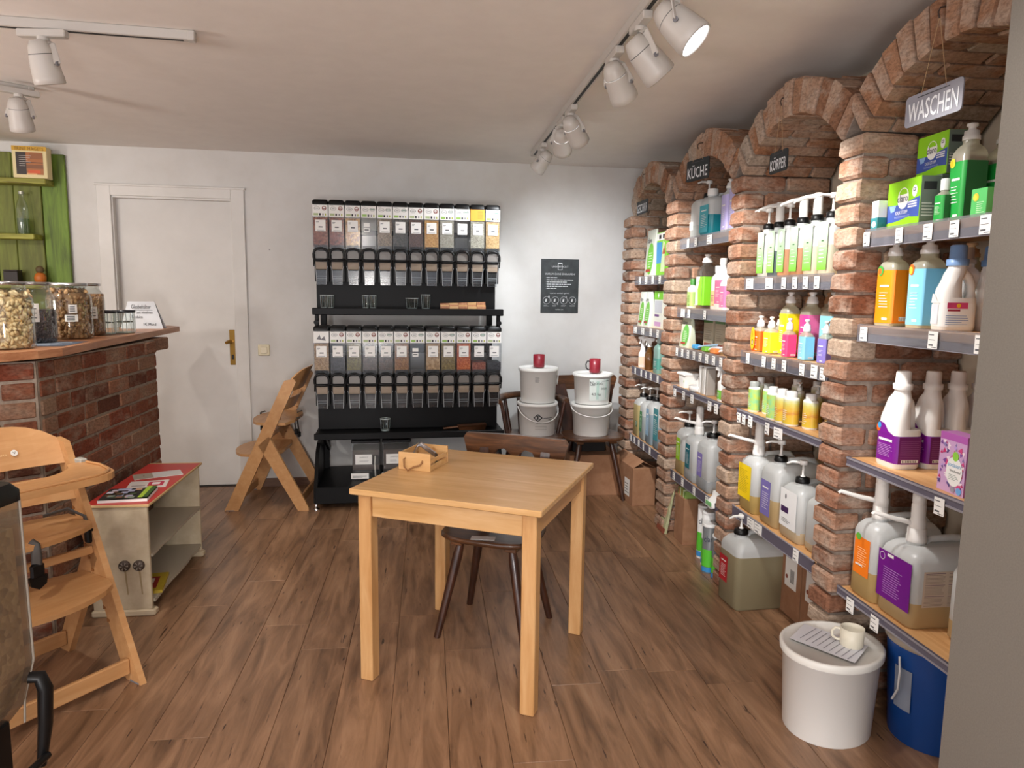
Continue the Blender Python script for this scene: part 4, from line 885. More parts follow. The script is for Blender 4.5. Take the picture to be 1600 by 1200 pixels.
b.loft([[(x+.02*math.sin(7*y+zz*60), y, zz+.006*math.sin(90*y)) for x, y in ell(0, 0, rx, .05, 14)] for zz, rx in ((-.035, .010), (-.01, .014), (.012, .018), (.03, .014), (.04, .005))], WT); b.box(-.03, -.026, -.035, .03, -.025, -.005, C('#7cc07a', .7)); b.put('folds', t)
carton('cardboard_box', 'open cardboard carton of leaflets on the floor under the kitchen niche', 'box', (1.585, 3.925, 0), .15, .24, .275, M['card'], None)
t = thing('leaflet_stack', 'green leaflets and packs in the cardboard carton under the kitchen niche', 'leaflet', (1.575, 3.925, .2755)); b = MB()
for i in range(9): b.box(-.10, .08, -.065+i*.014, -.056+i*.014, 0, .035+.012*random.random(), C(random.choice(['#8fae5a', '#cfd8b4', '#6f9a3c', '#d9cdb0', '#b0653c']), .6))
b.put('leaflet', t)
t = thing('paper_bag', 'greenish paper bag leaning between the pier and the leaflet carton', 'bag', (1.432, 4.115, 0)); b = MB()
b.bar((0, 0, 0), (.07, .0, .30), .13, .02, noisy('bag_paper', '#b9b88f', '#a5a882', 30, .8), (1, 0, 0), .04); b.bar((-.012, 0, .002), (-.006, 0, .03), .132, .008, C('#8a4a34', .7), (1, 0, 0)); b.put('bag_body', t)
# ---- farthest niche (bay 1)
z = TOPZ[(1, 1)]
pouch('lime and white pouch on the top shelf of the farthest niche', (1.52, 4.79, z), .19, .315, '#d9dfd2', '#6cc02e', txt='claro')
def art_b1(b, F, w_, h, F2, d):
    rect(b, F, -w_/2, w_/2, h*.82, h*.98, WT, .0003); rect(b, F, -w_*.3, -w_*.1, h*.85, h*.94, M['ink'], .0006); rect(b, F, w_*.05, w_*.25, h*.85, h*.94, M['ink'], .0006); rect(b, F, -w_/2, w_*.0, h*.3, h*.78, C('#3a8fc9', .5), .0004)
    polyart(b, F, [(-w_*.1, h*.1), (w_*.3, h*.1), (w_*.25, h*.75), (w_*.1, h*.8)], C('#c9dcae', .5), .0008); polyart(b, F, [(w_*.05, h*.5), (w_*.3, h*.5), (w_*.2, h*.72)], C('#b5443a', .5), .001)
carton('cleaner_carton', 'lime carton with blue and white pictures beside the pouch, top shelf of the farthest niche', 'box', (1.56, 4.56, z), .22, .10, .285, C('#7fc832', .5), art_b1)
z = TOPZ[(1, 2)]
pouch('white and green pouch at the left of the second shelf, farthest niche', (1.51, 4.905, z), .13, .24, '#dfe5da', '#74c24a', txt='claro')
pouch('white and green pouch, right of the leftmost one in the farthest niche', (1.51, 4.775, z), .13, .24, '#dfe5da', '#74c24a', txt='claro')
def art_b2(b, F, w_, h, F2, d):
    rect(b, F, -w_/2, w_/2, h*.78, h, C('#7cc932', .5), .0003); polyart(b, F, [(0, h*.82), (.014, h*.89), (0, h*.96), (-.014, h*.89)], WT, .0006); rect(b, F, -w_*.42, w_*.42, h*.42, h*.75, C('#c3c6cd', .5), .0004); rect(b, F, -w_*.4, w_*.1, h*.32, h*.38, C('#6a3a7c', .5), .0006); rect(b, F, -w_*.4, w_*.3, h*.06, h*.18, C('#c59bc9', .5), .0006)
carton('cleaner_carton', 'lime-topped white carton with grey text panels, second shelf of the farthest niche', 'box', (1.56, 4.59, z), .18, .1, .245, C('#dfe3d9', .5), art_b2)
z = TOPZ[(1, 3)]
bottle('spray_bottle', 'white spray bottle with a peach label, third shelf of the farthest niche', 'bottle', (1.52, 4.92, z), .10, .05, .155, WT, 'trigger', WT, C('#e8c8ae', .5), None, (.1, .5), None, shoulder=.6, rz=-.5)
bottle('spray_bottle', 'brown spray bottle with a white head, third shelf of the farthest niche', 'bottle', (1.51, 4.74, z), .10, .05, .155, clear('amber_plastic', '#a06a2c', .3, .5, '#9a6a34'), 'trigger', WT, None, None, (.1, .5), None, shoulder=.7, rz=-.5)
bottle('spray_bottle', 'pale blue spray bottle between the brown one and the grey-green bottle', 'bottle', (1.55, 4.62, z), .08, .05, .155, C('#9fb3c4', .4), 'trigger', WT, C('#d8dfe6', .5), None, (.1, .5), None, shoulder=.7, rz=-.5)
bottle('cleaner_bottle', 'rounded grey-green bottle at the right of the third shelf, farthest niche', 'bottle', (1.50, 4.50, z), .10, .055, .2, C('#7fa59b', .35), 'screw', C('#a9bcb8', .4), C('#4f9488', .5), None, (.15, .5), None)
z = TOPZ[(1, 4)]
jerry('refill_canister', 'canister with yellowish liquid and slim pump at the left of the lowest shelf, farthest niche', (1.60, 4.895, z), .14, .26, .285, 'pump', C('#5a7a4a', .5), '#e3d29c', .8, (.25, .4), (.1, .4), 'canisters of the farthest niche', 0, .026)
jerry('refill_canister', 'canister with pale liquid and a blue label on the lowest shelf, farthest niche', (1.60, 4.745, z), .13, .26, .285, 'pump', C('#4a8a5a', .5), '#cdd6d6', .6, (.2, .7), (-.3, .1), 'canisters of the farthest niche', 0, .026)
jerry('refill_canister', 'canister with bluish liquid and slim pump in front on the lowest shelf, farthest niche', (1.60, 4.595, z), .15, .26, .30, 'pump', C('#8fb4d0', .5), '#bcd0dc', .7, (.2, .8), (-.3, .1), 'canisters of the farthest niche', 0, .026)
jerry('refill_canister', 'teal-labelled canister half hidden by the pier on the lowest shelf, farthest niche', (1.60, 4.43, z), .15, .26, .30, 'screw', C('#3f8a94', .5), '#bcd0dc', .5, (.2, .9), (-.3, .3), 'canisters of the farthest niche', 0, .026)

# ------------------------------------------------------------------ black dispenser rack
RK = (-.125, 4.87)
BM = M['blackmetal']
t = thing('dispenser_rack', 'tall black metal rack carrying two rows of dispensers at the back wall', 'rack', (RK[0], RK[1], 0), A)
for s_ in (-1, 1):
    b = MB(); b.cbox(s_*.60-.02, s_*.60+.02, .40, .46, .1, 2.0, BM, .003); b.put('upright', t)
    b = MB(); x = s_*.625; b.prism([(-.16, .05), (-.16, .14), (.02, .36), (.12, .40), (.46, .40), (.46, .05)], x-.012, x+.012, 'x', BM); b.put('side_plate', t)
    b = MB(); b.lathe([(.022, 0), (.022, .008), (.008, .012), (.008, .05)], M['chrome'], 12, Matrix.Translation((x, -.13, 0))); b.put('foot', t)
    b = MB(); b.bar((s_*.58, .02, .46), (s_*.58, .40, .30), .03, .02, BM, (1, 0, 0)); b.put('bracket', t)
    b = MB(); b.cbox(s_*.615-.012, s_*.615+.012, .06, .10, 1.18, 1.30, BM, .003); b.lathe([(.016, 0), (.016, .04)], BM, 12, Matrix.Translation((s_*.615, .06, 1.235)) @ Matrix.Rotation(PI/2, 4, 'X')); b.put('clamp', t)
b = MB(); b.cbox(-.625, .61, .20, .22, 1.325, 1.66, BM, .003); b.cbox(-.625, .61, .21, .36, 1.64, 1.66, BM, .003); b.put('back_panel', t)
b = MB(); b.cbox(-.625, .62, .13, .15, .49, .86, BM, .003); b.cbox(-.6, .6, .14, .34, .84, .86, BM, .003); b.put('back_panel', t)
b = MB(); b.cbox(-.635, .64, .03, .34, 1.315, 1.325, BM, .003); b.cbox(-.64, .645, .025, .04, 1.285, 1.332, BM, .004); b.put('glass_shelf', t)
b = MB(); b.cbox(-.635, .645, -.03, .36, .478, .488, BM, .003); b.cbox(-.64, .65, -.035, -.02, .448, .494, BM, .004); b.put('lower_shelf', t)
b = MB(); b.cbox(-.63, .63, -.16, .46, .13, .15, BM, .003); b.cbox(-.63, .63, -.165, -.15, .045, .16, BM, .004); b.put('base_tray', t)
b = MB(); b.cbox(-.6, .6, .40, .42, 1.0, 1.06, BM, .003); b.cbox(-.6, .6, .36, .46, 1.84, 1.87, BM, .003); b.put('cross_bar', t)

def bin_parts():
    """meshes of one gravity dispenser; z = 0 at the outlet, front towards -y"""
    P = {}; W = .049; pl = M['plastic']
    b = MB()
    prof = [(0, .555-.028), (0, .235), (.012, .20), (.06, .20), (.20, .26), (.20, .527)]
    for x in (-W, W): b.add([(x, y, z_) for y, z_ in prof], [tuple(range(6))], pl)
    b.add([(sx*W, y, z_) for y, z_ in prof for sx in (-1, 1)], [(0, 1, 3, 2), (8, 9, 11, 10), (6, 7, 9, 8)], pl)
    for sx in (-1, 1):
        b.tube([(sx*W, 0, .24), (sx*W, 0, .525)], .0016, M['plastic'], 5)
    P['body'] = b.mesh('bin_body')
    b = MB(); b.loft([[(x, y, z_) for y, x, z_ in rr(2*W+.004, .206, .012, .522, .099, 0)], [(x, y, z_) for y, x, z_ in rr(2*W+.005, .208, .014, .545, .099, 0)], [(x, y, z_) for y, x, z_ in rr(2*W-.012, .19, .016, .556, .099, 0)]], M['blackpl']); P['lid'] = b.mesh('lid')
    # rotor window, handle ring, chute
    b = MB(); b.loft([[(sx*.036, -.012, .158) for sx in (-1, 1)] + [(.040, .012, .158), (-.040, .012, .158)], [(-.042, -.022, .135), (.042, -.022, .135), (.044, .03, .135), (-.044, .03, .135)], [(-.044, -.018, .112), (.044, -.018, .112), (.044, .03, .112), (-.044, .03, .112)], [(-.034, -.004, .095), (.034, -.004, .095), (.036, .03, .095), (-.036, .03, .095)], [(-.030, 0, 0), (.030, 0, 0), (.030, .045, 0), (-.030, .045, 0)]], pl, False, False)
    for sx in (-1, 1): b.tube([(sx*.043, -.02, .122), (sx*.034, -.004, .095), (sx*.030, 0, .002)], .0018, C('#b9bdc0', .3), 5)
    b.tube([(-.03, 0, .04), (.03, 0, .04)], .0016, C('#a9adb0', .3), 5); b.tube([(-.03, 0, .055), (.03, 0, .055)], .0016, C('#a9adb0', .3), 5)
    P['chute'] = b.mesh('chute')
    b = MB(); b.box(-.035, .035, -.006, .028, .102, .150, C('#a58f78', .5)); b.box(-.036, .036, -.006, .03, .172, .222, C('#75706b', .35)); b.box(-.042, .042, .0, .03, .225, .262, C('#4d4e50', .35)); P['rotor'] = b.mesh('rotor')
    b = MB(); R_ = []
    pts = [(-.046, -.012, .172), (-.047, -.016, .20), (-.040, -.016, .224), (-.02, -.016, .236), (.01, -.016, .238), (.034, -.016, .228), (.046, -.014, .205), (.048, -.012, .172)]
    b.tube(pts, .0085, M['blackpl'], 6, None, True, 1); b.tube([(-.046, -.012, .170), (-.03, -.02, .163), (.03, -.02, .163), (.048, -.012, .170)], .0075, M['blackpl'], 6); b.tube([(-.046, -.010, .17), (-.048, .0, .12)], .005, M['blackpl'], 6); b.tube([(.048, -.010, .17), (.048, .0, .13)], .005, M['blackpl'], 6)
    P['handle'] = b.mesh('handle')
    b = MB(); b.box(-.045, .045, .02, .16, .02, .20, M['blackpl']); P['mount'] = b.mesh('mount')
    # labels
    def top(seal, blank=False, col=None):
        b = MB(); F = FYm(-.0008); rect(b, F, -.049, .049, .445, .524, col or M['paper'], .0006)
        if col: [rect(b, F, .0, .036, .46+i*.008, .4615+i*.008, C('#9a5a14', .6), .001) for i in range(7)]; return b.mesh('brand_label')
        if blank: polyart(b, F, [(-.03, .47), (-.01, .50), (.0, .47), (.02, .49), (.03, .46)], M['grey'], .001); return b.mesh('brand_label')
        ringart(b, F, -.020, .498, .019, .0022, M['ink'], .001, 16, .62); rect(b, F, -.030, -.010, .496, .500, M['grey'], .001); rect(b, F, -.042, -.02, .517, .5185, M['grey'], .001)
        if seal == 'r': ringart(b, F, .026, .500, .0145, .005, C('#8a4438', .5), .001, 14); rect(b, F, .013, .039, .494, .5, C('#7c3a30', .5), .0014)
        else: ringart(b, F, .024, .500, .0175, .003, C('#2f4a42', .5), .001, 16, .6); rect(b, F, .012, .036, .498, .503, C('#2c6b52', .5), .0014)
        g = C('#8fb45a', .5)
        rect(b, F, -.042, -.012, .452, .467, g if seal != 'r' else C('#a9b88a', .5), .001); rect(b, F, -.007, .004, .452, .467, M['ink'], .001); rect(b, F, .014, .022, .452, .466, M['grey'], .001); rect(b, F, .030, .038, .452, .466, C('#a8b04a', .5), .001)
        return b.mesh('brand_label')
    P['lab_r'] = top('r'); P['lab_g'] = top('g'); P['lab_o'] = top('', False, C('#e8a033', .5)); P['lab_b'] = top('', True)
    b = MB(); F = FYm(-.0008); rect(b, F, -.033, .033, .350, .424, M['paper'], .0008); rect(b, F, -.027, -.008, .408, .411, M['print'], .0012); rect(b, F, -.027, -.013, .401, .4035, M['grey'], .0012)
    rect(b, F, -.012, .014, .374, .382, M['print'], .0012); rect(b, F, -.022, .024, .356, .3585, M['grey'], .0012); P['num'] = b.mesh('number_label')
    b = MB(); rect(b, F, -.033, .006, .386, .410, M['paper'], .0008); rect(b, F, -.033, .006, .352, .378, M['paper'], .0008); rect(b, F, -.028, .0, .362, .37, M['print'], .0012); P['num2'] = b.mesh('number_label')
    return P
BP = bin_parts()
def fill_mesh(mat, z1=.43):
    b = MB(); W = .0465; pr_ = [(.003, z1), (.003, .262), (.02, .245), (.19, .262), (.19, z1)]
    b.prism(pr_, -W, W, 'x', mat); return b.mesh('contents')
def gbin(label, x, yl, z, fill, lab, num, zf=.44, group=None):
    ca, sa = math.cos(A), math.sin(A)
    t = thing('gravity_dispenser', label, 'dispenser', (RK[0]+x*ca-yl*sa, RK[1]+x*sa+yl*ca, z), A, group)
    for k in ('body', 'lid', 'chute', 'rotor', 'handle', 'mount'): put(k, BP[k], t)
    put('brand_label', BP['lab_'+lab], t); put('number_label', BP[num], t)
    if fill: put('contents', fill_mesh(fill, zf), t)
    return t
OD = ['leftmost', 'second from the left', 'third from the left', 'fourth from the left', 'fifth from the left', 'sixth from the left', 'sixth from the right', 'fifth from the right', 'fourth from the right', 'third from the right', 'second from the right', 'rightmost']
G = lambda n, a, b_, c, s_=110: grains(n, (a, b_, c), s_)
tops = [(G('red_brown_chips', '#5a2a1e', '#8a4a36', '#a86a4c', 80), 'r', 'reddish brown chips'), (G('dark_red_berries', '#54201a', '#7a3026', '#9a5238', 80), 'r', 'dark red berries'), (G('amber_raisins', '#7a4a20', '#b07c3c', '#cf9c52', 70), 'r', 'amber dried fruit'),
 (None, 'g', 'nothing, two small tags'), (G('grey_brown_grains', '#6c5a46', '#8f7a62', '#a4907a', 160), 'g', 'grey-brown seeds'), (G('dark_seeds', '#24221e', '#3c3a34', '#57534a', 120), 'g', 'dark seeds'), (G('cocoa_grains', '#3e241a', '#5a382a', '#6e4a3a', 160), 'r', 'cocoa brown grains'),
 (G('golden_grains', '#b27a34', '#cf9a50', '#dcae68', 160), 'r', 'golden grains'), (G('pale_grains', '#9a9482', '#b0aa98', '#c0baa8', 200), 'g', 'pale grey grains'), (None, 'g', 'clear almost empty body'), (G('pale_oats', '#9a9482', '#b0aa98', '#c4bea9', 120), 'o', 'pale flakes under an orange label'), (G('tan_grains', '#b08a58', '#cda870', '#d8b684', 150), 'g', 'tan grains')]
lows = [(G('tan_flakes', '#8c6c4c', '#a8875f', '#bd9c76', 120), 'b', 'tan flakes and a torn label'), (G('black_beans', '#17161a', '#2b2a2d', '#403e42', 80), 'r', 'black beans'), (G('olive_lentils', '#4c4418', '#6b6026', '#7d7236', 130), 'r', 'olive lentils'), (G('brown_beans', '#2e2420', '#4a3e38', '#5c4c44', 90), 'r', 'dark brown beans'),
 (G('dark_brown_beans', '#2c211c', '#45362f', '#5a463c', 90), 'g', 'dull brown beans'), (G('brown_lentils', '#6c4322', '#93633a', '#a8784a', 130), 'r', 'light brown lentils'), (None, 'g', 'nothing, one small tag'), (G('straw_seeds', '#8c6c48', '#b08c62', '#c9a87e', 60), 'r', 'straw coloured noodles'),
 (G('olive_brown', '#6a5628', '#85703c', '#9a8450', 120), 'g', 'olive brown grains'), (G('orange_lentils', '#b0481e', '#cc6630', '#dc8248', 150), 'r', 'orange lentils'), (G('red_lentils', '#7c3a2c', '#94503e', '#a8664e', 120), 'g', 'a low layer of red lentils'), (G('black_rice', '#1d1d22', '#303036', '#44444a', 90), 'r', 'a low layer of black rice')]
for i, (mt, lb, ds) in enumerate(tops):
    zf = .44 if mt else 0
    gbin(f'{OD[i]} dispenser of the upper row, holding {ds}', -.632+.0525+i*.1047, .085, 1.485, mt, lb, 'num2' if i == 3 else 'num', zf, 'upper row of gravity dispensers')
for i, (mt, lb, ds) in enumerate(lows):
    zf = .31 if i >= 10 else .345 if i in (1, 3, 4) else .44
    gbin(f'{OD[i]} dispenser of the lower row, holding {ds}', -.635+.0525+i*.1055, .0, .655, mt, lb, 'num2' if i == 6 else 'num', zf, 'lower row of gravity dispensers')
def rl(x, y): ca, sa = math.cos(A), math.sin(A); return RK[0]+x*ca-y*sa, RK[1]+x*sa+y*ca
def glass(label, x, y, z, r, h, group='glasses on the black rack', n=14, name='drinking_glass', flute=0):
    X_, Y_ = rl(x, y); t = thing(name, label, 'glass', (X_, Y_, z), 0, group)
    b = MB(); pr_ = [(r*.80, .001), (r*.84, .004), (r, h)]; b.lathe(pr_, M['glass'], n, None, False); b.lathe([(.001, .001), (r*.8, .001)], M['glass'], n, None, False)
    b.lathe([(r, h-.003), (r+.001, h), (r-.001, h)], C('#cfd8d8', .2), n, None, False); b.lathe([(r*.78, .001), (r*.82, .006), (r*.76, .008)], C('#aeb8ba', .2), n, None, True)
    for k in range(4):
        a = k*PI/2+.5; b.tube([(r*.84*math.cos(a), r*.84*math.sin(a), .006), (r*math.cos(a), r*math.sin(a), h-.003)], .0014, C('#9ea8aa', .2), 4)
    b.put('glass_wall', t)
for i, (x, lb) in enumerate(((-.575, 'drinking glass at the left end of the rack shelf, left of two'), (-.53, 'drinking glass at the left end of the rack shelf, right of two'), (-.295, 'flared drinking glass left of the middle of the rack shelf'), (-.245, 'drinking glass just right of the flared one'))):
    glass(lb, x, .16, 1.3255, .024, .09)
glass('wide low glass bowl standing upside near the middle of the rack shelf', .02, .16, 1.3255, .045, .075)
glass('drinking glass between the low bowl and the wooden scoops', .115, .16, 1.3255, .034, .10)
glass('single glass on the lower rack shelf', -.17, .06, .4885, .036, .085)
X_, Y_ = rl(.375, .15); t = thing('wooden_tongs', 'flat wooden tongs and scoops stacked on the right of the rack shelf', 'tongs', (X_, Y_, 1.326), A)
b = MB(); wd_ = M['pine']
for i, (z0, dz) in enumerate(((.0, 0), (.010, .0), (.020, .012))):
    for k in range(5): b.bar((-.16+k*.064, -.02+i*.012, z0+.006+dz*(k/5)), (-.16+(k+1)*.064-.002, -.02+i*.012, z0+.006+dz*((k+1)/5)), .03, .009, M['pine'] if (k+i) % 2 else M['counter'], (0, 1, 0))
b.put('wood', t)
X_, Y_ = rl(.43, .05); t = thing('scoop', 'brown wooden scoop at the right of the lower rack shelf', 'scoop', (X_, Y_, .4885), A); b = MB()
b.loft([[(x, y, z) for x, y in ((-.09, -.03), (.09, -.03), (.09, .03), (-.09, .03))] for z in (.0, .003)] + [[(-.10, -.04, .03), (.10, -.04, .04), (.10, .04, .04), (-.10, .04, .03)]], M['dark']); b.tube([(-.09, 0, .02), (-.2, .0, .008)], .008, M['dark']); b.put('wood', t)
def scoopbin(label, x):
    X_, Y_ = rl(x, .02); t = thing('scoop_bin', label, 'bin', (X_, Y_, .1505), A, 'scoop bins in the rack base')
    b = MB(); pr_ = [(0, .0), (0, .055), (.05, .075), (.05, .25), (.26, .25), (.26, 0)]
    for xx in (-.095, .095): b.add([(xx, y, z_) for y, z_ in pr_], [tuple(range(6))], M['plastic'])
    b.add([(sx*.095, y, z_) for y, z_ in pr_ for sx in (-1, 1)], [(0, 1, 3, 2), (2, 3, 5, 4), (4, 5, 7, 6), (6, 7, 9, 8), (8, 9, 11, 10), (10, 11, 1, 0)], M['plastic']); b.box(-.09, .09, .054, .25, .06, .2, C('#544a44', .7)); b.put('bin_body', t)
    b = MB(); b.cbox(-.1, .1, .045, .265, .25, .27, M['blackpl'], .004); b.put('lid', t)
    b = MB(); F = FYm(.0492); rect(b, F, -.072, .04, .10, .17, M['paper'], .0008); text(b, F, 'UNVERPACKT', -.014, .15, .009, .06, M['print'], .0012); lines(b, F, -.045, .02, .118, .132, 2, M['grey'], .0012); b.put('label', t)
    b = MB(); F = FYm(-.001); rect(b, F, -.10, .02, .012, .05, M['paper'], .0008); lines(b, F, -.09, .01, .02, .044, 3, M['print'], .0012); b.put('front_label', t)
    b = MB(); b.tube([(.065, .03, .02), (.06, .035, .10), (.064, .04, .16)], .006, C('#c3c0b8', .4), 6); b.loft([[(.045, .03, .10), (.088, .03, .10), (.088, .045, .10), (.045, .045, .10)], [(.048, .035, .165), (.086, .035, .165), (.086, .05, .165), (.048, .05, .165)]], M['plastic']); b.put('scoop', t)
scoopbin('clear scoop bin with white labels in the rack base, left one', -.305)
scoopbin('clear scoop bin behind the table crate in the rack base', -.095)

# ------------------------------------------------------------------ table
t = thing('table', 'square light birch table in the middle of the shop', 'table', (-.2875, 2.552, 0), -.463)
TW = .73
b = MB(); b.cbox(0, TW, 0, TW, .718, .74, M['pine'], .003); b.put('tabletop', t)
for px_ in (0, 1):
    for py_ in (0, 1):
        x0 = .023 if px_ == 0 else TW-.023-.052; y0 = .023 if py_ == 0 else TW-.075
        b = MB(); b.cbox(x0, x0+.052, y0, y0+.052, 0, .7175, M['pinev'], .003); b.put('leg', t)
for (x0, x1, y0, y1) in ((.076, TW-.076, .032, .05), (.076, TW-.076, TW-.05, TW-.032)):
    b = MB(); b.cbox(x0, x1, y0, y1, .635, .7175, M['pine'], .002); b.put('apron', t)
for (x0, x1, y0, y1) in ((.032, .05, .076, TW-.076), (TW-.05, TW-.032, .076, TW-.076)):
    b = MB(); b.cbox(x0, x1, y0, y1, .635, .7175, M['beech'], .002); b.put('apron', t)
# crate on the table
t = thing('wooden_crate', 'small wooden crate with rope handle on the left of the table', 'crate', (-.020, 2.872, .7405), -.44)
CW = M['pine']; W2, L2, H2 = .070, .088, .064
b = MB(); b.cbox(-W2, W2, -L2, -L2+.008, 0, H2+.008, CW, .001); b.put('end_board', t)
b = MB(); b.cbox(-W2, W2, L2-.008, L2, 0, H2+.008, CW, .001); b.put('end_board', t)
b = MB(); b.cbox(-W2+.002, W2-.002, -L2+.0085, L2-.0085, 0, .005, CW, .001); b.put('bottom_board', t)
for s_ in (-1, 1):
    for z_ in ((.006, .024), (.033, .048)):
        b = MB(); x = s_*(W2-.004); b.cbox(x-.003, x+.003, -L2+.0085, L2-.0085, z_[0], z_[1], CW, .001); b.put('slat', t)
b = MB(); b.cbox(-W2+.001, -W2+.007, -L2+.0085, L2-.0085, .05, H2+.006, CW, .001); b.put('slat', t)
rope = C('#8a6038', .8)
for s_ in (-1, 1):
    b = MB(); y = s_*(L2+.004); b.tube([(-.038, s_*L2*.95, .05), (-.042, y+s_*.004, .045), (-.038, y+s_*.008, .015), (-.022, y+s_*.012, .003), (.005, y+s_*.008, .018), (.028, y+s_*.004, .025), (.036, y+s_*.002, .036), (.035, s_*L2*.95, .045)], .0035, rope, 6); b.put('rope_handle', t)
t = thing('can_opener', 'metal tongs lying in the small wooden crate', 'tongs', (-.02, 2.872, .748), -.44); b = MB()
b.bar((-.04, -.05, .012), (-.035, .03, .075), .022, .006, M['chrome'], (1, 0, 0)); b.bar((-.03, .03, .075), (.045, .015, .04), .02, .008, M['chrome'], (0, 1, 0)); b.bar((.05, .012, .045), (.055, .0, .0), .02, .006, C('#5a544c', .4, .8), (1, 0, 0)); b.put('metal', t)

# ------------------------------------------------------------------ old dark wooden chairs
def plank_chair(label, loc, rz, backtop=.80, group=None, w_=.42, cut=True, arms=False, backw=.46, postw=.055):
    """seat front towards -y, back at +y"""
    t = thing('wooden_chair', label, 'chair', loc, rz, group)
    k = 28; poly = []
    for i in range(k):
        a = 2*PI*i/k; c, s_ = math.cos(a), math.sin(a); e = .62
        x = (w_/2)*math.copysign(abs(c)**e, c); y = .19*math.copysign(abs(s_)**e, s_); x *= 1+.06*(-y/.19)
        poly.append((x, y))
    b = MB(); b.loft([[(x*.93, y*.93, .424) for x, y in poly], [(x, y, .434) for x, y in poly], [(x, y, .444) for x, y in poly], [(x*.97, y*.97, .45) for x, y in poly]], M['dark']); b.put('seat', t)
    for sx in (-1, 1):
        b = MB(); b.cbox(sx*.12-.025, sx*.12+.025, -.15, .15, .404, .424, M['dark'], .003); b.put('seat_batten', t)
        for sy in (-1, 1):
            p = Vector((sx*.115, sy*.11, .405)); q = Vector((sx*.195, sy*.175-.0, 0))
            b = MB(); b.tube([p, p.lerp(q, .12), q], [.016, .022, .015], M['darkv'], 8); b.put('leg', t)
    if not arms:
        lean = .07; z1 = backtop
        for sx in (-1, 1):
            b = MB(); b.bar((sx*.12, .165, .44), (sx*(.15+(postw-.055)), .17+lean, z1-.03), postw, .022, M['darkv'], (0, 1, 0), postw*.85); b.put('back_post', t)
        b = MB(); hb = .1; yb = .165+lean
        pl = [(-backw/2, z1-.022), (-backw/2+.015, z1), (0, z1+.006), (backw/2-.015, z1), (backw/2, z1-.022), (backw/2-.02, z1-hb), (backw/2-.06, z1-hb-.002)]
        if cut: pl += [(.10, z1-hb+.004), (.085, z1-hb+.032), (.05, z1-hb+.04), (.025, z1-hb+.02), (.0, z1-hb+.002), (-.025, z1-hb+.02), (-.05, z1-hb+.04), (-.085, z1-hb+.032), (-.10, z1-hb+.004)]
        pl += [(-backw/2+.06, z1-hb-.002), (-backw/2+.02, z1-hb)]
        R_ = Matrix.Translation((0, yb-.012, 0)); b.prism(pl, 0, .024, 'y', M['dark'], R_); b.put('back_rail', t)
        if cut:
            b = MB(); b.cbox(-.10, .10, yb-.02, yb, z1-.20, z1-.125, M['dark'], .004); b.put('splat', t)
    else:
        pts = []
        for i in range(13):
            a = PI*(-.06+1.12*i/12); pts.append((.245*math.cos(a), .02+.20*math.sin(a), .685+.02*math.sin(a)))
        b = MB(); b.tube(pts, .026, M['dark'], 8, None, True, .62); b.put('arm_rail', t)
        for x, y, a in ((-.215, -.02, 0), (.215, -.02, 0), (-.15, .16, 0), (.15, .16, 0), (-.05, .19, 0), (.05, .19, 0)):
            b = MB(); b.tube([(x*.86, y*.9, .445), (x*1.08, y*1.05+(.01 if y > 0 else 0), .68)], [.015, .013], M['darkv'], 8); b.put('spindle', t)
    return t
plank_chair('dark wooden chair pushed under the far side of the light table', (.285, 2.935, 0), -.463, .805, backw=.50)
o = MB().cbox(-.05, .05, -.022, .022, 0, .0012, M['paper'], .0003).put('paper_note', None, (.22, 2.80, .451), (0, 0, -.2)); tag(o, 'small white printed slip lying on the seat of the chair under the table', 'note')
plank_chair('dark wooden chair holding two white buckets beside the brick arcade', (1.160, 4.925, 0), .053, .845, cut=False, w_=.44, backw=.50, postw=.10)
plank_chair('dark wooden armchair holding two white buckets between rack and corner chair', (.735, 4.955, 0), .12, .8, arms=True, w_=.42)
def bucket(label, loc, r, h, rz=0, handle='front', lidc=None, art=None, sx=1, group='white buckets on the chairs', hang=.5):
    t = thing('bucket', label, 'bucket', loc, rz, group)
    bm_ = C('#f2f2ef', .4)
    b = MB(); b.lathe([(r*.88, 0), (r*.9, .004), (r*.985, h*.9), (r*1.03, h*.905), (r*1.03, h*.93)], bm_, 32, None, True, True, sx); b.put('pail', t)
    b = MB(); b.lathe([(r*1.05, h*.92), (r*1.06, h*.985), (r*1.03, h), (r*.97, h-.001), (r*.95, h-.006), (.002, h-.006)], lidc or C('#eeeeea', .4), 32, None, True, True, sx); b.put('lid', t)
    if handle:
        b = MB(); pts = []
        for i in range(15):
            a = PI*i/14; sag = math.sin(a)
            pts.append((-r*1.06*sx*math.cos(a), -(r*1.06)*sag*(.98 if handle == 'front' else .1)-.006, h*.86-(h*hang)*sag*(1 if handle == 'front' else .0)))
        if handle == 'side': pts = [(r*1.03*sx, -.03+.06*i/8, h*.9-.10*math.sin(PI*i/8)) for i in range(9)]
        b.tube(pts, .0042, C('#e3e2df', .4), 6); b.put('handle', t)
    if art:
        b = MB(); art(b, r, h); b.put('print', t)
    return t
def arc(b, r, u0, u1, v0, v1, mat, e=.0012, k=6, h=.2, taper=1):
    pts = []
    for v in (v0, v1):
        rr_ = r*(.9+.085*v/(h*.9))+e
        for i in range(k+1):
            a = (u0+(u1-u0)*i/k)/r; pts.append((rr_*math.sin(a), -rr_*math.cos(a), v))
    b.add(pts, [(i, i+1, k+1+i+1, k+1+i) for i in range(k)], mat)
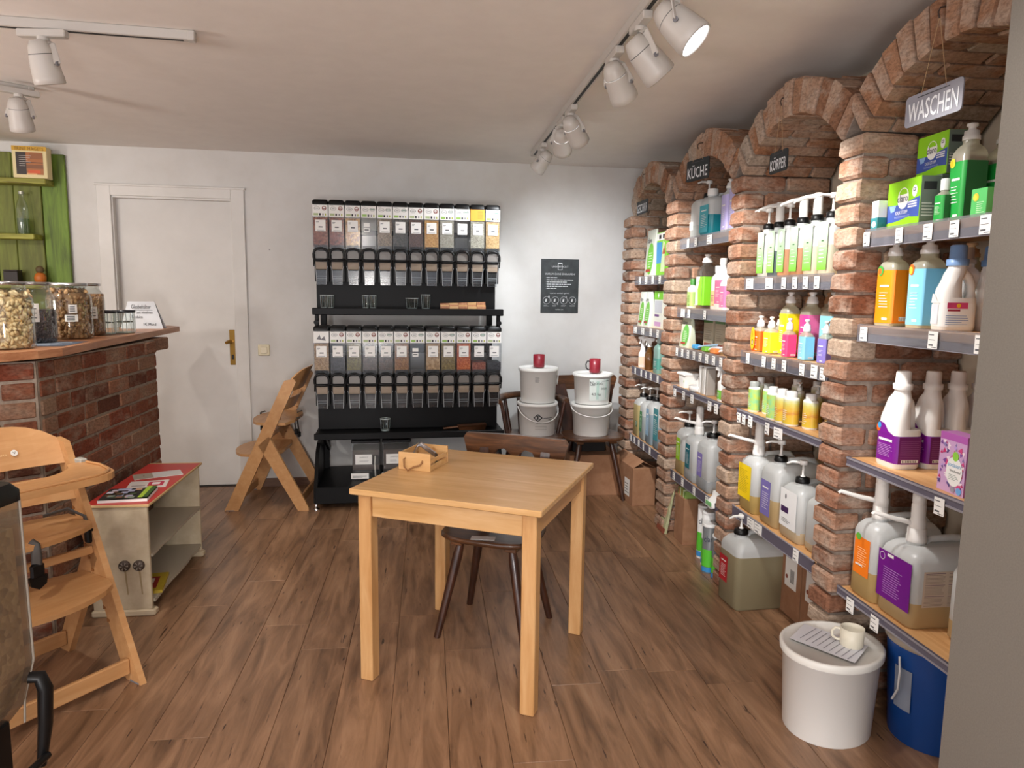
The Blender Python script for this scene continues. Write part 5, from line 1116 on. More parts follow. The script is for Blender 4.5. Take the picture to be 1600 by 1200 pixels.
def ctext(b, r, st, u, v, hh, wd, mat, h, e=.002):
    vs, fs, x0, x1, y0, y1 = text_geo(st); out = []
    for p in vs:
        a = (u+(p[0]-(x0+x1)/2)*wd/(x1-x0))/r; zz = v+(p[1]-(y0+y1)/2)*hh/(y1-y0); rr_ = r*(.9+.085*zz/(h*.9))+e; out.append((rr_*math.sin(a), -rr_*math.cos(a), zz))
    b.add(out, fs, mat)
def a_hazard(b, r, h):
    for q in range(4):
        p = [(.0, .034), (.034, 0), (0, -.034), (-.034, 0)]; c = (-.03, .135)
        (u0, v0), (u1, v1) = p[q], p[(q+1) % 4]
        d = .7
        pts = [(c[0]+u0, c[1]+v0*.8), (c[0]+u1, c[1]+v1*.8), (c[0]+u1*d, c[1]+v1*.8*d), (c[0]+u0*d, c[1]+v0*.8*d)]
        b.add([((r*.975+.0014)*math.sin(u/r), -(r*.975+.0014)*math.cos(u/r), v) for u, v in pts], [(0, 1, 2, 3)], M['ink'])
    arc(b, r, -.034, -.026, .122, .15, M['ink'], .0018, 2, h)
    arc(b, r, .01, .085, .130, .134, M['print'], .0016, 5, h); arc(b, r, .05, .085, .118, .121, M['print'], .0016, 5, h); arc(b, r, -.04, .08, .092, .098, C('#a09e98', .6), .0016, 5, h)
    for v in (.05, .062, .072): arc(b, r, -.05, .04, v, v+.002, C('#9a9892', .6), .0016, 5, h)
def a_small(b, r, h):
    for i in range(4): arc(b, r, -.055, -.03+.004*(i % 2), h*.62+i*.009, h*.62+i*.009+.003, M['print'], .0016, 3, h)
def a_natron(b, r, h):
    arc(b, r, -.05, .12, .03, .185, C('#d3dcd8', .5), .001, 8, h); arc(b, r, .0, .02, .04, .17, C('#b4cfc6', .5), .0016, 3, h); arc(b, r, .075, .09, .05, .18, C('#bcd3cb', .5), .0016, 3, h)
    ctext(b, r, 'Natron', 0, .155, .026, .09, M['ink'], h); arc(b, r, .04, .105, .168, .171, M['ink'], .002, 4, h); arc(b, r, -.045, -.01, .137, .139, M['ink'], .002, 3, h); ctext(b, r, 'ohne Kaution', .062, .118, .018, .05, C('#5c6b66', .6), h); ctext(b, r, '4,5 kg', .0, .075, .022, .07, M['ink'], h)
bucket('white bucket with hazard diamond, lower one on the armchair', (.77, 4.955, .4505), .138, .232, .1, 'front', None, a_hazard, hang=.42)
bucket('plain white bucket with a few printed lines, upper one on the armchair', (.772, 4.955, .683), .134, .245, .1, 'side', None, a_small)
bucket('plain white bucket with front handle, lower one on the corner chair', (1.155, 4.925, .4505), .138, .225, 0, 'front', None, None, hang=.22)
bucket('white bucket with Natron handwriting and greenish paper, upper one on the corner chair', (1.157, 4.925, .676), .134, .215, 0, None, None, a_natron)
def mug(label, loc, r, h, col, rz, art=None, inner=None, hcol=None, sz=1):
    t = thing('mug', label, 'mug', loc, rz)
    b = MB(); b.lathe([(r*.9, 0), (r*.97, .004), (r, h), (r-.003, h), (r-.005, .006), (.001, .005)], col, 24, None, False); b.add([(r*.9*math.cos(2*PI*i/24), r*.9*math.sin(2*PI*i/24), .0005) for i in range(24)], [tuple(range(23, -1, -1))], col); b.put('cup', t)
    b = MB(); pts = [(r*.95, 0, h*.82), (r*1.35, 0, h*.84), (r*1.62, 0, h*.62), (r*1.55, 0, h*.34), (r*1.2, 0, h*.2), (r*.95, 0, h*.22)]; b.tube(pts, .0045, hcol or col, 8); b.put('handle', t)
    if art: b = MB(); art(b, r, h); b.put('print', t)
    return t
RED = C('#8a2230', .35)
mug('dark red mug with small lettering standing on the armchair buckets', (.775, 4.955, .9285), .041, .088, RED, PI/2+.2, lambda b, r, h: ctext(b, r*1.02, 'Ti', .0, h*.55, .022, .02, C('#a8606a', .5), h*2.2, .0))
mug('dark red enamel mug with black handle standing on the corner chair buckets', (1.172, 4.925, .8915), .040, .098, RED, PI, None, None, C('#15161a', .35))
# cartons behind
def boxlab(b, F, w_, h, F2, d): rect(b, F2, -d*.5, -d*.36, h*.55, h*.85, M['paper'], .0005)
carton('cardboard_box', 'cardboard box standing on the floor beneath the corner chair', 'box', (1.175, 5.075, 0), .36, .37, .30, M['card'], None, None, A)
o = MB().cbox(-.001, 0, -.04, .04, 0, .12, M['paper'], .0003).put('label', bpy.data.objects['cardboard_box.003'] if 'cardboard_box.003' in bpy.data.objects else None, (0, 0, 0))
bpy.data.objects.remove(o)
carton('black_box', 'flat black box lying on the cardboard box beneath the corner chair', 'box', (1.16, 5.12, .3005), .22, .24, .10, C('#1d1c1c', .5), None, None, A)
t = thing('cardboard_box', 'cardboard box with half open flaps in front of the last pier', 'box', (1.455, 4.835, 0), .07)
b = MB(); b.cbox(-.083, .083, -.21, .21, 0, .265, M['card'], .002); b.put('box_body', t)
b = MB(); b.bar((-.083, 0, .265), (-.005, 0, .312), .41, .004, M['card'], (-1, 0, 1)); b.put('flap', t)
b = MB(); b.bar((.083, 0, .265), (.008, 0, .30), .41, .004, M['card'], (1, 0, 1)); b.put('flap', t)
b = MB(); rect(b, FXm(-.0835), .05, .15, .05, .17, M['paper'], .0008); lines(b, FXm(-.0835), .06, .14, .07, .15, 4, M['print'], .0012); b.put('label', t)

# ------------------------------------------------------------------ buckets at the near niche
def paperlid(b, r, h):
    p = [(-.06, -.12), (.085, -.085), (.055, .13), (-.085, .095)]
    b.add([(x*1.0-.01, y*1.0, h+.0015) for x, y in p], [(0, 1, 2, 3)], C('#d3d4da', .6))
    for i in range(9): b.add([(x*.8-.01, y, h+.0022) for x, y in ((-.07, -.095+i*.021), (.07, -.085+i*.021), (.07, -.082+i*.021), (-.07, -.092+i*.021))], [(0, 1, 2, 3)], C('#8b8c94', .6))
bucket('large oval white tub with a paper on its lid, standing on the floor', (1.345, 2.125, 0), .150, .295, .5, None, C('#dddbd5', .4), paperlid, 1.12, None)
mug('small cream cup with dark script on the lid of the large white tub', (1.40, 2.10, .2955), .038, .062, C('#d8d2c0', .4), 2.6, lambda b, r, h: [arc(b, r*1.08, u, u+random.uniform(.006, .012), .012+i*.006, .0145+i*.006, M['ink'], .0006, 2, h*3) for i in range(6) for u in (-.024, -.008, .01)])
t = thing('blue_bucket', 'deep blue bucket with a grey rim standing under the lowest laundry shelf', 'bucket', (1.665, 2.035, 0), 0)
b = MB(); b.lathe([(.128, 0), (.13, .004), (.150, .30), (.152, .335)], C('#0f4690', .4), 32); b.put('pail', t)
b = MB(); b.lathe([(.156, .33), (.16, .335), (.16, .352), (.15, .358), (.140, .352), (.138, .33), (.001, .33)], C('#a59a8c', .5), 32); b.put('rim', t)
b = MB(); arc(b, .15, -.235, -.17, .12, .26, C('#8f98a8', .6), .004, 6, .36); R_ = None; b.put('label', t)
b = MB(); b.tube([(-.158, -.03, .30), (-.168, -.05, .26), (-.17, -.05, .2), (-.165, -.02, .15)], .004, C('#cfcfcf', .4), 6); b.put('handle', t)

# ------------------------------------------------------------------ brick counter with wooden top
ct = thing('brick_counter', 'curved counter of red-brown bricks under a wooden top', 'counter', (-1.54, 3.02, 0), 0)
HC = 15
b = MB(); b.box(-.46, -.009, .0, 1.24, 0, HC*CH, M['mortarc']); b.put('mortar', ct)
u_ = Vector((-.777, -.629, 0))
T2 = Matrix.Translation((0, -.02, 0)) @ Matrix.Rotation(math.atan2(u_.y, u_.x), 4, 'Z')   # x along the left section, front at +y?
b = MB(); b.box(-.0, 1.6, .009-.46 if False else -.45, -.012, 0, HC*CH, M['mortarc'], T2)
b.put('mortar', ct)
random.seed(21)
for k in range(HC):
    y = 0.004; first = True
    while y < 1.25-.03:
        l = (.24 if k % 2 else .12) if first else .24; l = min(l, 1.25-y); first = False
        if random.random() < .2 and l > .2: l = .125
        if l > .03:
            put('brick', brick_mesh(.06, round(l-.012, 2), .0645, M['brickc'], 'c', .0012, .004), ct, (-.033+random.uniform(-.003, .003), y+l/2, k*CH+.006))
        y += l
    x = .004; first = True
    while x < 1.0:
        l = (.12 if k % 2 else .24) if first else .24; first = False
        p = T2 @ Vector((x+l/2, -.036+random.uniform(-.003, .003), k*CH+.006))
        put('brick', brick_mesh(.06, round(l-.012, 2), .0645, M['brickc'], 'c', .0012, .004), ct, p, (0, 0, math.atan2(u_.y, u_.x)+PI/2))
        x += l
for k in range(HC):   # end face of the counter towards the door
    for q in range(3):
        put('brick', brick_mesh(.06, .13, .0645, M['brickc'], 'c', .0012, .004), ct, (-.11-q*.145, 1.235, k*CH+.006), (0, 0, PI/2))
b = MB(); b.cbox(-.20, -.03, 1.26, 1.52, 1.085, 1.155, M['brickc'], .006, None, .003); b.put('corbel_brick', ct)
front = [(-1.99, 2.30), (-1.80, 2.50), (-1.66, 2.70), (-1.575, 2.85), (-1.515, 2.97), (-1.487, 3.10), (-1.503, 3.30), (-1.525, 3.50), (-1.552, 3.92), (-1.592, 4.50), (-1.620, 4.90)]
back = [(-1.73, 5.02), (-1.95, 4.75), (-2.03, 4.20), (-2.05, 3.50), (-2.25, 3.00), (-2.6, 2.7)]
poly = [(x+1.54, y-3.02) for x, y in front+back]
b = MB(); b.prism(poly, 1.168, 1.20, 'z', M['counter']); b.put('counter_top', ct)
# jars
def nutgeo(n, r, h, mats, s_, seed, z0=.012):
    rnd = random.Random(seed); b = MB()
    for i in range(n):
        a = rnd.random()*2*PI; z_ = z0+rnd.random()*(h-z0); rad = r-s_*.5-rnd.random()*s_*.7
        if z_ > h-s_*2: rad = r*math.sqrt(rnd.random())*.95; z_ = h-s_*.7+rnd.random()*s_*.6
        c = Vector((rad*math.cos(a), rad*math.sin(a), z_))
        R_ = Euler((rnd.random()*6, rnd.random()*6, rnd.random()*6)).to_matrix().to_4x4(); T_ = Matrix.Translation(c) @ R_
        w1, w2 = s_*rnd.uniform(.8, 1.1), s_*rnd.uniform(.5, .7)
        rings = [[(w1*.5*math.cos(t_)*.62, w2*math.sin(t_)*.62*.8, zz) for t_ in (0, 1.05, 2.1, 3.14, 4.2, 5.25)] if False else [(w1*f*math.cos(t_), w2*f*math.sin(t_), zz) for t_ in (0, 1.05, 2.1, 3.14, 4.2, 5.25)] for zz, f in ((-s_*.3, .45), (0, 1), (s_*.3, .45))]
        b.loft(rings, rnd.choice(mats), True, True, T_)
    b.lathe([(r-s_*1.2, z0*.5), (r-s_*1.2, h-s_)], mats[0], 16)
    return b
def jar(label, loc, r, h, fill=None, lidc=None, tagside=None, group='big storage jars', plain=None, lvl=.82, name='storage_jar', lidr=.84):
    t = thing(name, label, 'jar', loc, 0, group)
    b = MB(); b.lathe([(r*.86, 0), (r*.98, .008), (r, .025), (r, h*.68), (r*.97, h*.76), (r*.82, h*.86), (r*.76, h*.90), (r*.76, h*.96)], M['glass'], 28, None, False); b.lathe([(.001, .001), (r*.86, .001)], M['glass'], 28, None, False); b.put('glass_wall', t)
    b = MB(); b.lathe([(r*lidr*.97, h*.945), (r*lidr, h*.95), (r*lidr, h*.992), (r*lidr*.96, h), (.001, h)], lidc or M['chrome'], 28); b.put('lid', t)
    if fill: o = fill.put('contents', t); o['kind'] = 'stuff'
    if plain: b = MB(); b.lathe([(r*.84, .004), (r*.97, .012), (r*.97, h*lvl), (.001, h*lvl)], plain, 24); b.put('contents', t)
    if tagside is not None:
        b = MB()
        for (a0, da, z0, z1) in tagside:
            k = 5; pts = [((r+.0015)*math.cos(a0+da*i/k), (r+.0015)*math.sin(a0+da*i/k), z_) for z_ in (z0, z1) for i in range(k+1)]
            b.add(pts, [(i, i+1, k+2+i, k+1+i) for i in range(k)], M['paper'])
            for q in range(3):
                zz = z0+(z1-z0)*(.2+.25*q); pts = [((r+.0022)*math.cos(a0+da*(.15+.6*i/k)), (r+.0022)*math.sin(a0+da*(.15+.6*i/k)), z_) for z_ in (zz, zz+.004) for i in range(k+1)]
                b.add(pts, [(i, i+1, k+2+i, k+1+i) for i in range(k)], M['print'])
        b.put('label', t)
    return t
N1 = [C('#cdb083', .45), C('#c0a070', .45), C('#d8c096', .45)]; N2 = [C('#a07850', .6), C('#8a6038', .6), C('#b08c62', .6)]
jar('big glass jar full of pale cashew nuts with silver lid on the counter', (-1.672, 3.06, 1.2005), .098, .268, nutgeo(620, .091, .225, N1, .0175, 1))
jar('big glass jar of dark lentils, half full, between the two nut jars', (-1.745, 3.40, 1.2005), .092, .268, None, None, [(-1.25, .42, .095, .175)], plain=G('dark_lentils', '#2c2426', '#463a3c', '#5c4c4c', 140), lvl=.55)
jar('big glass jar full of brown walnuts with silver lid on the counter', (-1.725, 3.69, 1.2005), .098, .268, nutgeo(650, .092, .235, N2, .016, 2), C('#c9cacc', .3, .9), [(-1.18, .36, .125, .165), (-1.35, .55, .085, .118)])
jar('big glass jar with brown contents hidden behind the walnut jar', (-1.765, 3.92, 1.2005), .098, .268, None, None, [(-.9, .4, .09, .15)], plain=G('brown_granola', '#6c4a30', '#8f6844', '#a88258', 110), lvl=.8)
jar('big glass jar at the left edge of the picture on the counter', (-1.86, 2.86, 1.2005), .098, .268, None, None, None, plain=G('orange_snack', '#b08a5c', '#cba878', '#dcbf94', 110), lvl=.75)
def sjar(label, loc):
    t = thing('small_jar', label, 'jar', loc, 0, 'small jars with dark lids'); r, h = .052, .128
    n = 24; rings = [[((r*f*(1+.025*(i % 2)))*math.cos(2*PI*i/n), (r*f*(1+.025*(i % 2)))*math.sin(2*PI*i/n), z_) for i in range(n)] for z_, f in ((0, .9), (.006, 1), (.115, 1))]
    b = MB(); b.loft(rings, M['glass'], False, False); b.lathe([(.001, .001), (r*.9, .001), (r*.88, .008), (.001, .01)], C('#b9c4c0', .2), 20, None, False)
    for i in range(8): a = i*PI/4+.2; b.tube([(r*1.01*math.cos(a), r*1.01*math.sin(a), .01), (r*1.01*math.cos(a), r*1.01*math.sin(a), .11)], .0018, C('#c3cdca', .2), 4)
    b.put('glass_wall', t); b = MB(); b.lathe([(r*1.06, .112), (r*1.1, .116), (r*1.08, .126), (.002, .128)], C('#1b1d24', .3), 20); b.put('lid', t)
    b = MB(); b.lathe([(r*.8, .06), (r*.8, .066)], C('#6b6a60', .4), 16); b.put('inner_ring', t)
sjar('small fluted glass jar with a dark lid beside the walnut jar', (-1.705, 4.02, 1.2005))
sjar('small fluted glass jar with a dark lid nearest the white card', (-1.655, 4.135, 1.2005))
sjar('small fluted glass jar with a dark lid behind the front pair', (-1.81, 4.12, 1.2005))
t = thing('price_card', 'white folded card with handwritten price behind the small jars', 'card', (-1.755, 4.62, 1.2005), .10)
b = MB(); pts = [(-.105, 0), (.135, 0), (.085, .165), (-.065, .165)]
b.add([(x, -.03+z_*.15, z_) for x, z_ in pts]+[(x, -.028+z_*.15, z_) for x, z_ in pts], [(0, 1, 2, 3), (7, 6, 5, 4), (0, 4, 5, 1), (1, 5, 6, 2), (2, 6, 7, 3), (3, 7, 4, 0)], C('#c9cdd2', .8)); b.add([(x, .05-z_*.3, z_) for x, z_ in pts], [(0, 1, 2, 3)], C('#c9cdd2', .8)); b.put('paper', t)
b = MB(); F = Matrix.Translation((0, -.0315, 0)) @ Matrix.Rotation(-.149, 4, 'X') @ FYm(0)
text(b, F, 'Glasbeh\u00e4lter', .01, .135, .026, .11, M['ink'], .001); rect(b, F, -.03, .075, .113, .116, M['ink'], .001); text(b, F, 'zum mitnehmen', .03, .10, .017, .09, M['ink'], .001); text(b, F, 'Produkte', -.01, .072, .017, .06, M['ink'], .001); text(b, F, '1\u20ac Pfand', .06, .028, .018, .07, M['ink'], .001); b.put('handwriting', t)
t = thing('printed_sheet', 'blue-grey printed sheet lying under the big jars on the counter', 'paper', (-1.66, 3.32, 1.2005), .1); b = MB(); b.box(-.10, .12, -.14, .15, 0, .0008, C('#4d5868', .6)); lines(b, FZp(.0008), -.08, .10, -.12, .13, 12, C('#a9b3c0', .6), .0006); b.put('sheet', t)

# ------------------------------------------------------------------ green plank wall rack behind the counter
t = thing('plank_wall_rack', 'green painted plank rack with olive shelf boards hanging on the back wall', 'rack', (-2.415, 5.262, 0), A)
random.seed(4); x = 0
for i, wd in enumerate((.155, .17, .12, .16, .2, .15, .18)):
    top = 2.335 if i else 2.29
    b = MB(); b.cbox(-x-wd+.002, -x-.002, -.035-.004*(i % 2), -.012, 1.18, 2.33+random.uniform(-.01, .01), M['green'] if i in (0, 3, 5) else M['olivegreen'], .004); b.put('plank', t, (0, 0, 0), (0, 0, 0)); x += wd
b = MB(); b.box(-x, -.01, -.012, -.001, 1.2, 2.3, C('#3c4a16', .8)); b.put('backing', t)
for z_, xr in ((2.145, -.07), (1.79, -.16), (1.47, -.02)):
    b = MB(); b.cbox(-x, xr, -.17, -.045, z_-.035, z_, M['olive'], .004); b.put('shelf_board', t)
def backpt(lx, ly): return (-2.415+lx*math.cos(A)-ly*math.sin(A), 5.262+lx*math.sin(A)+ly*math.cos(A))
t = thing('picture_book', 'thick cream book with an orange landscape cover on the green rack', 'book', (*backpt(-.155, -.14), 2.1455), A+.05)
b = MB(); b.cbox(-.1, .1, -.03, .05, 0, .2, C('#d9c99a', .7), .003); b.put('book_block', t)
b = MB(); F = FYm(-.031); rect(b, F, -.1, .1, .172, .2, C('#c79a2c', .6), .0004); text(b, F, 'TRINE MAGETS', 0, .184, .02, .17, C('#6b4a14', .7), .001)
rect(b, F, -.078, .078, .022, .162, C('#a2602c', .5), .0006)
for (u0, u1, v0, v1, c) in ((-.078, -.02, .022, .162, '#2a1c18'), (-.02, .078, .06, .085, '#7c4a26'), (-.02, .078, .095, .1, '#3c1e14'), (-.01, .06, .03, .05, '#c8501e'), (.0, .078, .12, .155, '#8a5228'), (-.02, .04, .022, .032, '#d9a06a')): rect(b, F, u0, u1, v0, v1, C(c, .5), .0012)
lines(b, F, -.06, .02, .075, .15, 6, C('#b9b0a8', .6), .0016, .25, .7); b.put('cover', t)
t = thing('glass_bottle', 'clear glass bottle on the middle board of the green rack', 'bottle', (*backpt(-.245, -.11), 1.7905), 0)
b = MB(); b.lathe([(.034, 0), (.036, .005), (.036, .16), (.03, .2), (.015, .235), (.014, .262)], M['glass'], 20, None, False); b.lathe([(.034, .001), (.034, .1)], clear('pale_green_content', '#c9d8b8', .3, .3, '#9aa88a'), 20); b.put('glass_wall', t)
b = MB(); b.lathe([(.016, .258), (.016, .275)], C('#b8b8a8', .4, .5), 14); b.put('cap', t)
t = thing('small_figure', 'small orange and brown ornament on the lowest board of the green rack', 'ornament', (*backpt(-.165, -.11), 1.4705), 0)
b = MB(); b.lathe([(.02, 0), (.034, .015), (.036, .04), (.026, .062), (.018, .068)], C('#b8651f', .5), 16); b.put('body', t); b = MB(); b.lathe([(.012, .066), (.024, .08), (.024, .1), (.012, .112), (.001, .114)], C('#5a4a2c', .6), 14); b.put('head', t)
t = thing('dark_tin', 'small dark square tin at the left on the lowest board of the green rack', 'tin', (*backpt(-.33, -.11), 1.4705), 0); b = MB(); b.cbox(-.045, .045, -.03, .03, 0, .075, C('#241c18', .5), .003); b.put('tin_body', t); b = MB(); b.cbox(-.046, .046, -.031, .031, .076, .085, C('#39302a', .5), .003); b.put('lid', t)

# ------------------------------------------------------------------ low unit with red top
t = thing('low_shelf_unit', 'low worn plywood shelf unit with red top beside the counter', 'shelf', (-1.225, 3.185, 0), .012)
PL = noisy('worn_plywood', '#b5a488', '#c4b59b', 14, .7, .05); L3, D3, H3 = .745, .245, .515
b = MB(); b.cbox(-D3, 0, 0, .018, .03, H3-.014, PL, .002); b.put('end_panel', t)
b = MB(); b.cbox(-D3, 0, L3-.018, L3, .03, H3-.014, PL, .002); b.put('end_panel', t)
b = MB(); b.cbox(-D3, -D3+.01, .018, L3-.018, .04, H3-.014, C('#5c4434', .8), .001); b.put('back_panel', t)
for z_ in (.055, .265):
    b = MB(); rj = random.Random(int(z_*1000)); pts = [(-D3+.011, .02), (-D3+.011, L3-.02)]+[(.004+rj.uniform(-.006, .004), L3-.02-i*(L3-.04)/9) for i in range(10)]
    b.prism(pts, z_, z_+.014, 'z', C('#a59a88', .8)); b.put('shelf_board', t)
b = MB(); b.cbox(-D3-.01, .012, -.012, L3+.02, H3-.014, H3-.002, C('#c9a878', .6), .002); b.cbox(-D3-.009, .009, -.009, L3-.005, H3-.002, H3, C('#b3302a', .45), .001); b.put('top_board', t)
for y in (0, L3-.03):
    b = MB(); b.cbox(-D3-.01, .014, y-.008, y+.038, 0, .03, C('#bfae92', .7), .006); b.put('foot_rail', t)
for x in (-.105, -.045):
    b = MB(); Rm = Matrix.Translation((x, .0, .235)) @ Matrix.Rotation(PI/2, 4, 'X'); b.lathe([(.024, 0), (.024, .010), (.018, .014), (.001, .014)], C('#4c4038', .4, .3), 18, Rm)
    F = Matrix.Translation((x, -.0145, .235)) @ FYm(0)
    for q in range(6): a = q*PI/3; polyart(b, F, [(.004*math.cos(a), .004*math.sin(a)), (.019*math.cos(a+.3), .019*math.sin(a+.3)), (.019*math.cos(a-.1), .019*math.sin(a-.1))], C('#8d8478', .4), .0004)
    b.put('coat_knob', t)
    b = MB(); polyart(b, FYm(-.0002), [(x-.004, .21), (x+.004, .21), (x+.010, .10), (x+.004, .10)], C('#9c8866', .8), .0003); b.put('drip_mark', t)
def flat(name, label, cat, loc, rz, wd, d, th, mats, zt=.5155):
    t = thing(name, label, cat, (loc[0], loc[1], zt), rz); b = MB(); b.box(-wd/2, wd/2, -d/2, d/2, 0, th, M['paper'])
    F = FZp(th)
    for q, (u0, u1, v0, v1, c) in enumerate(mats): rect(b, F, u0*wd, u1*wd, v0*d, v1*d, C(c, .5, 0, .3), .0006+.00025*q)
    b.put('sheets', t); return t
random.seed(9)
mg = [(-.5, .5, -.5, .5, '#2a2a28')]+[(random.uniform(-.48, .1), 0, random.uniform(-.48, .3), 0, random.choice(['#6b4a3c', '#9a9ab0', '#3c4a34', '#b08a72', '#c4bcc8', '#54402c', '#7a8478'])) for _ in range(26)]
mg = [mg[0]]+[(a, a+.14, c, c+.16, col) for (a, _, c, _, col) in mg[1:]]+[(.30, .40, -.5, .5, '#9cb83c'), (.40, .5, -.5, .5, '#3c5a2a')]
flat('magazine', 'dark food magazine with a green spine on the red unit', 'magazine', (-1.345, 3.30), .12, .20, .19, .012, mg)
flat('leaflet', 'white and pink leaflet on the red unit, behind the magazine', 'leaflet', (-1.335, 3.50), .2, .17, .13, .001, [(-.5, .5, -.5, .5, '#cfc6c0'), (0, .4, -.3, .3, '#b3304a'), (.1, .3, -.1, .2, '#e0d6d4'), (-.4, -.05, -.3, -.1, '#a59a96')])
flat('leaflet', 'long grey and white leaflet on the red unit nearest the counter end', 'leaflet', (-1.355, 3.68), .45, .22, .11, .001, [(-.5, -.1, -.5, .5, '#9c9284'), (-.1, .5, -.5, .5, '#c9c6c4'), (-.3, -.27, -.05, .05, '#7a2a2a')])
t = thing('comic_book', 'yellow and red booklet on the bottom shelf of the low unit', 'book', (-1.30, 3.36, .0695), .2); b = MB(); b.box(-.08, .07, -.11, .11, 0, .014, C('#b0962a', .5)); rect(b, FZp(.014), -.05, .04, -.08, .06, C('#8f2a22', .5), .0008); rect(b, FZp(.014), -.03, .02, -.02, .04, C('#c9bcae', .5), .0012); b.put('sheets', t)

# ------------------------------------------------------------------ wooden high chairs; local +x is the front
def highchair(label, loc, rz, tray=True, beltside=1):
    t = thing('high_chair', label, 'chair', loc, rz, 'wooden high chairs'); B = M['beech']; W = .26
    def rail(z): return -.46*z      # x of the front rail at height z
    for s_ in (-1, 1):
        y = s_*W; b = MB(); p = Vector((0, y, 0)); q = Vector((rail(.86), y, .86))
        b.bar(p, q, .022, .075, B, (0, 1, 0)) if False else b.prism([(-.045, 0), (.045, 0), (rail(.86)+.042, .845), (rail(.86)+.03, .865), (rail(.86)-.03, .875), (rail(.86)-.042, .855)], y-.012, y+.012, 'y', B)
        for zz in [.20+.045*i for i in range(10)]:
            x = rail(zz); b.prism([(x-.052, zz), (x-.036, zz+.004), (x-.036, zz+.012), (x-.052, zz+.016)], y-s_*.0125-.001, y-s_*.0125+.001, 'y', C('#8d5a2c', .6))
        b.put('side_rail', t)
        b = MB(); b.prism([(rail(.47)-.04, .50), (rail(.47)+.03, .44), (-.43, 0), (-.50, 0), (-.50, .02)], y-.012, y+.012, 'y', B); b.put('rear_leg', t)
        b = MB(); b.cbox(-.02, .035, y-.014, y+.014, -.0, .006, M['grey'], .001); b.put('glide', t)
    b = MB(); b.cbox(-.03, -.012, -W+.0125, W-.0125, .03, .09, B, .004); b.put('front_stretcher', t)
    b = MB(); b.cbox(-.45, -.432, -W+.0125, W-.0125, .03, .09, B, .004); b.put('rear_stretcher', t)
    def plate(name, z, xf, xb, th=.018):
        k = 10; pts = [(xb, -W+.014), (xb+.10, -W+.014)]
        x1 = rail(z)+.055; pts = [(xb, -W*.5), (xb+.03, -W+.014), (x1, -W+.014)] + [(x1+(xf-x1)*math.sin(PI*(i+.5)/11)**.45, -W+.01+2*(W-.01)*(i+.5)/11) for i in range(11)] + [(x1, W-.014), (xb+.03, W-.014), (xb, W*.5)]
        b = MB(); b.loft([[(x*1., y, z-th) for x, y in pts], [(x, y, z) for x, y in pts]], B, True, False); b.put(name, t)
    plate('seat', .585, rail(.585)+.17, rail(.585)-.12)
    plate('footrest', .375, rail(.36)+.19, rail(.36)-.14)
    b = MB(); b.cbox(rail(.47)-.01, rail(.47)+.010, -W+.0125, W-.0125, .455, .485, B, .003); b.put('cross_bar', t)
    def backboard(name, z0, z1, arch_):
        k = 12; rings = []
        for i in range(k+1):
            y = -W+.0125+(2*W-.025)*i/k; c = (y/W)**2; bow = -.045*(1-c); zt = z1 + (arch_*(1 - c*c*1.0) if arch_ else 0)
            x0 = rail(z0)+.0; xa = rail(zt)
            rings.append([(x0+bow-.006, y, z0), (x0+bow+.006, y, z0), (xa+bow+.006, y, zt), (xa+bow-.006, y, zt)])
        b = MB(); b.loft(rings, B, True, False); 
        if name == 'backrest' and tray:
            F = Matrix(((0, .417, -.909, 0), (0, 0, 0, 0), (0, 0, 0, 0), (0, 0, 0, 1)))
        b.put(name, t)
    backboard('backrest', .785, .865, .07)
    backboard('backrest', .655, .74, 0)
    if tray:
        z = .79; pts = []
        xb_ = -.30; xf_ = rail(z)+.34
        outer = [(xb_, -W-.03)]+[(xf_-.16+.16*math.sin(PI*i/12), -W-.035+2*(W+.035)*i/12) for i in range(13)]+[(xb_, W+.03), (xb_, W-.04)]
        inner = [(xb_+.13*math.sin(PI*i/10)**.8, (W-.04)-2*(W-.04)*i/10) for i in range(1, 10)]+[(xb_, -W+.04)]
        P_ = outer+inner
        # build as strips between inner and outer edge
        b = MB(); n = 24; ri, ro = [], []
        for i in range(n+1):
            y = -W-.035+2*(W+.035)*i/n; f = (y/(W+.035)); xo = xf_-.15+.15*math.sqrt(max(0, 1-abs(f)**6)); g = max(-1, min(1, y/(W-.045))); xi = xb_+ (.14*math.sqrt(max(0, 1-g*g)) if abs(g) < 1 else 0)
            ri.append((xi, y)); ro.append((xo, y))
        def ring4(i, z0, z1): return [(ri[i][0], ri[i][1], z0), (ro[i][0], ro[i][1], z0), (ro[i][0], ro[i][1], z1), (ri[i][0], ri[i][1], z1)]
        b.loft([ring4(i, z-.024, z) for i in range(n+1)], B, True, False)
        b.put('tray', t)
        b = MB(); rim = [(ro[i][0]-.012, ro[i][1]*.955, z+.004) for i in range(n+1)]; b.tube([(xb_+.03, -W-.018, z+.004)]+rim+[(xb_+.03, W+.018, z+.004)], .006, B, 6, None, True, .8); b.put('tray_rim', t)
        for s_ in (-1, 1): b = MB(); b.cbox(xb_-.035, xb_+.01, s_*(W+.02)-.014, s_*(W+.02)+.014, z-.02, z+.012, C('#a9a79f', .4), .004); b.put('tray_clip', t)
        b = MB(); F = Matrix.Translation((rail(.84)-.030, 0, .842)) @ Matrix.Rotation(-.43, 4, 'Y') @ Matrix(((0, 0, 1, 0), (1, 0, 0, 0), (0, 1, 0, 0), (0, 0, 0, 1)))
        disc(b, F, .10, 0, .012, .012, M['white'], .004, 16); text(b, F, 'V', .10, 0, .010, .010, M['ink'], .0048); text(b, F, 'miniforta', .045, -.002, .009, .06, C('#e0c294', .5), .004); b.put('maker_mark', t)
    st = C('#4b4744', .7); bk = M['blackpl']
    s_ = beltside
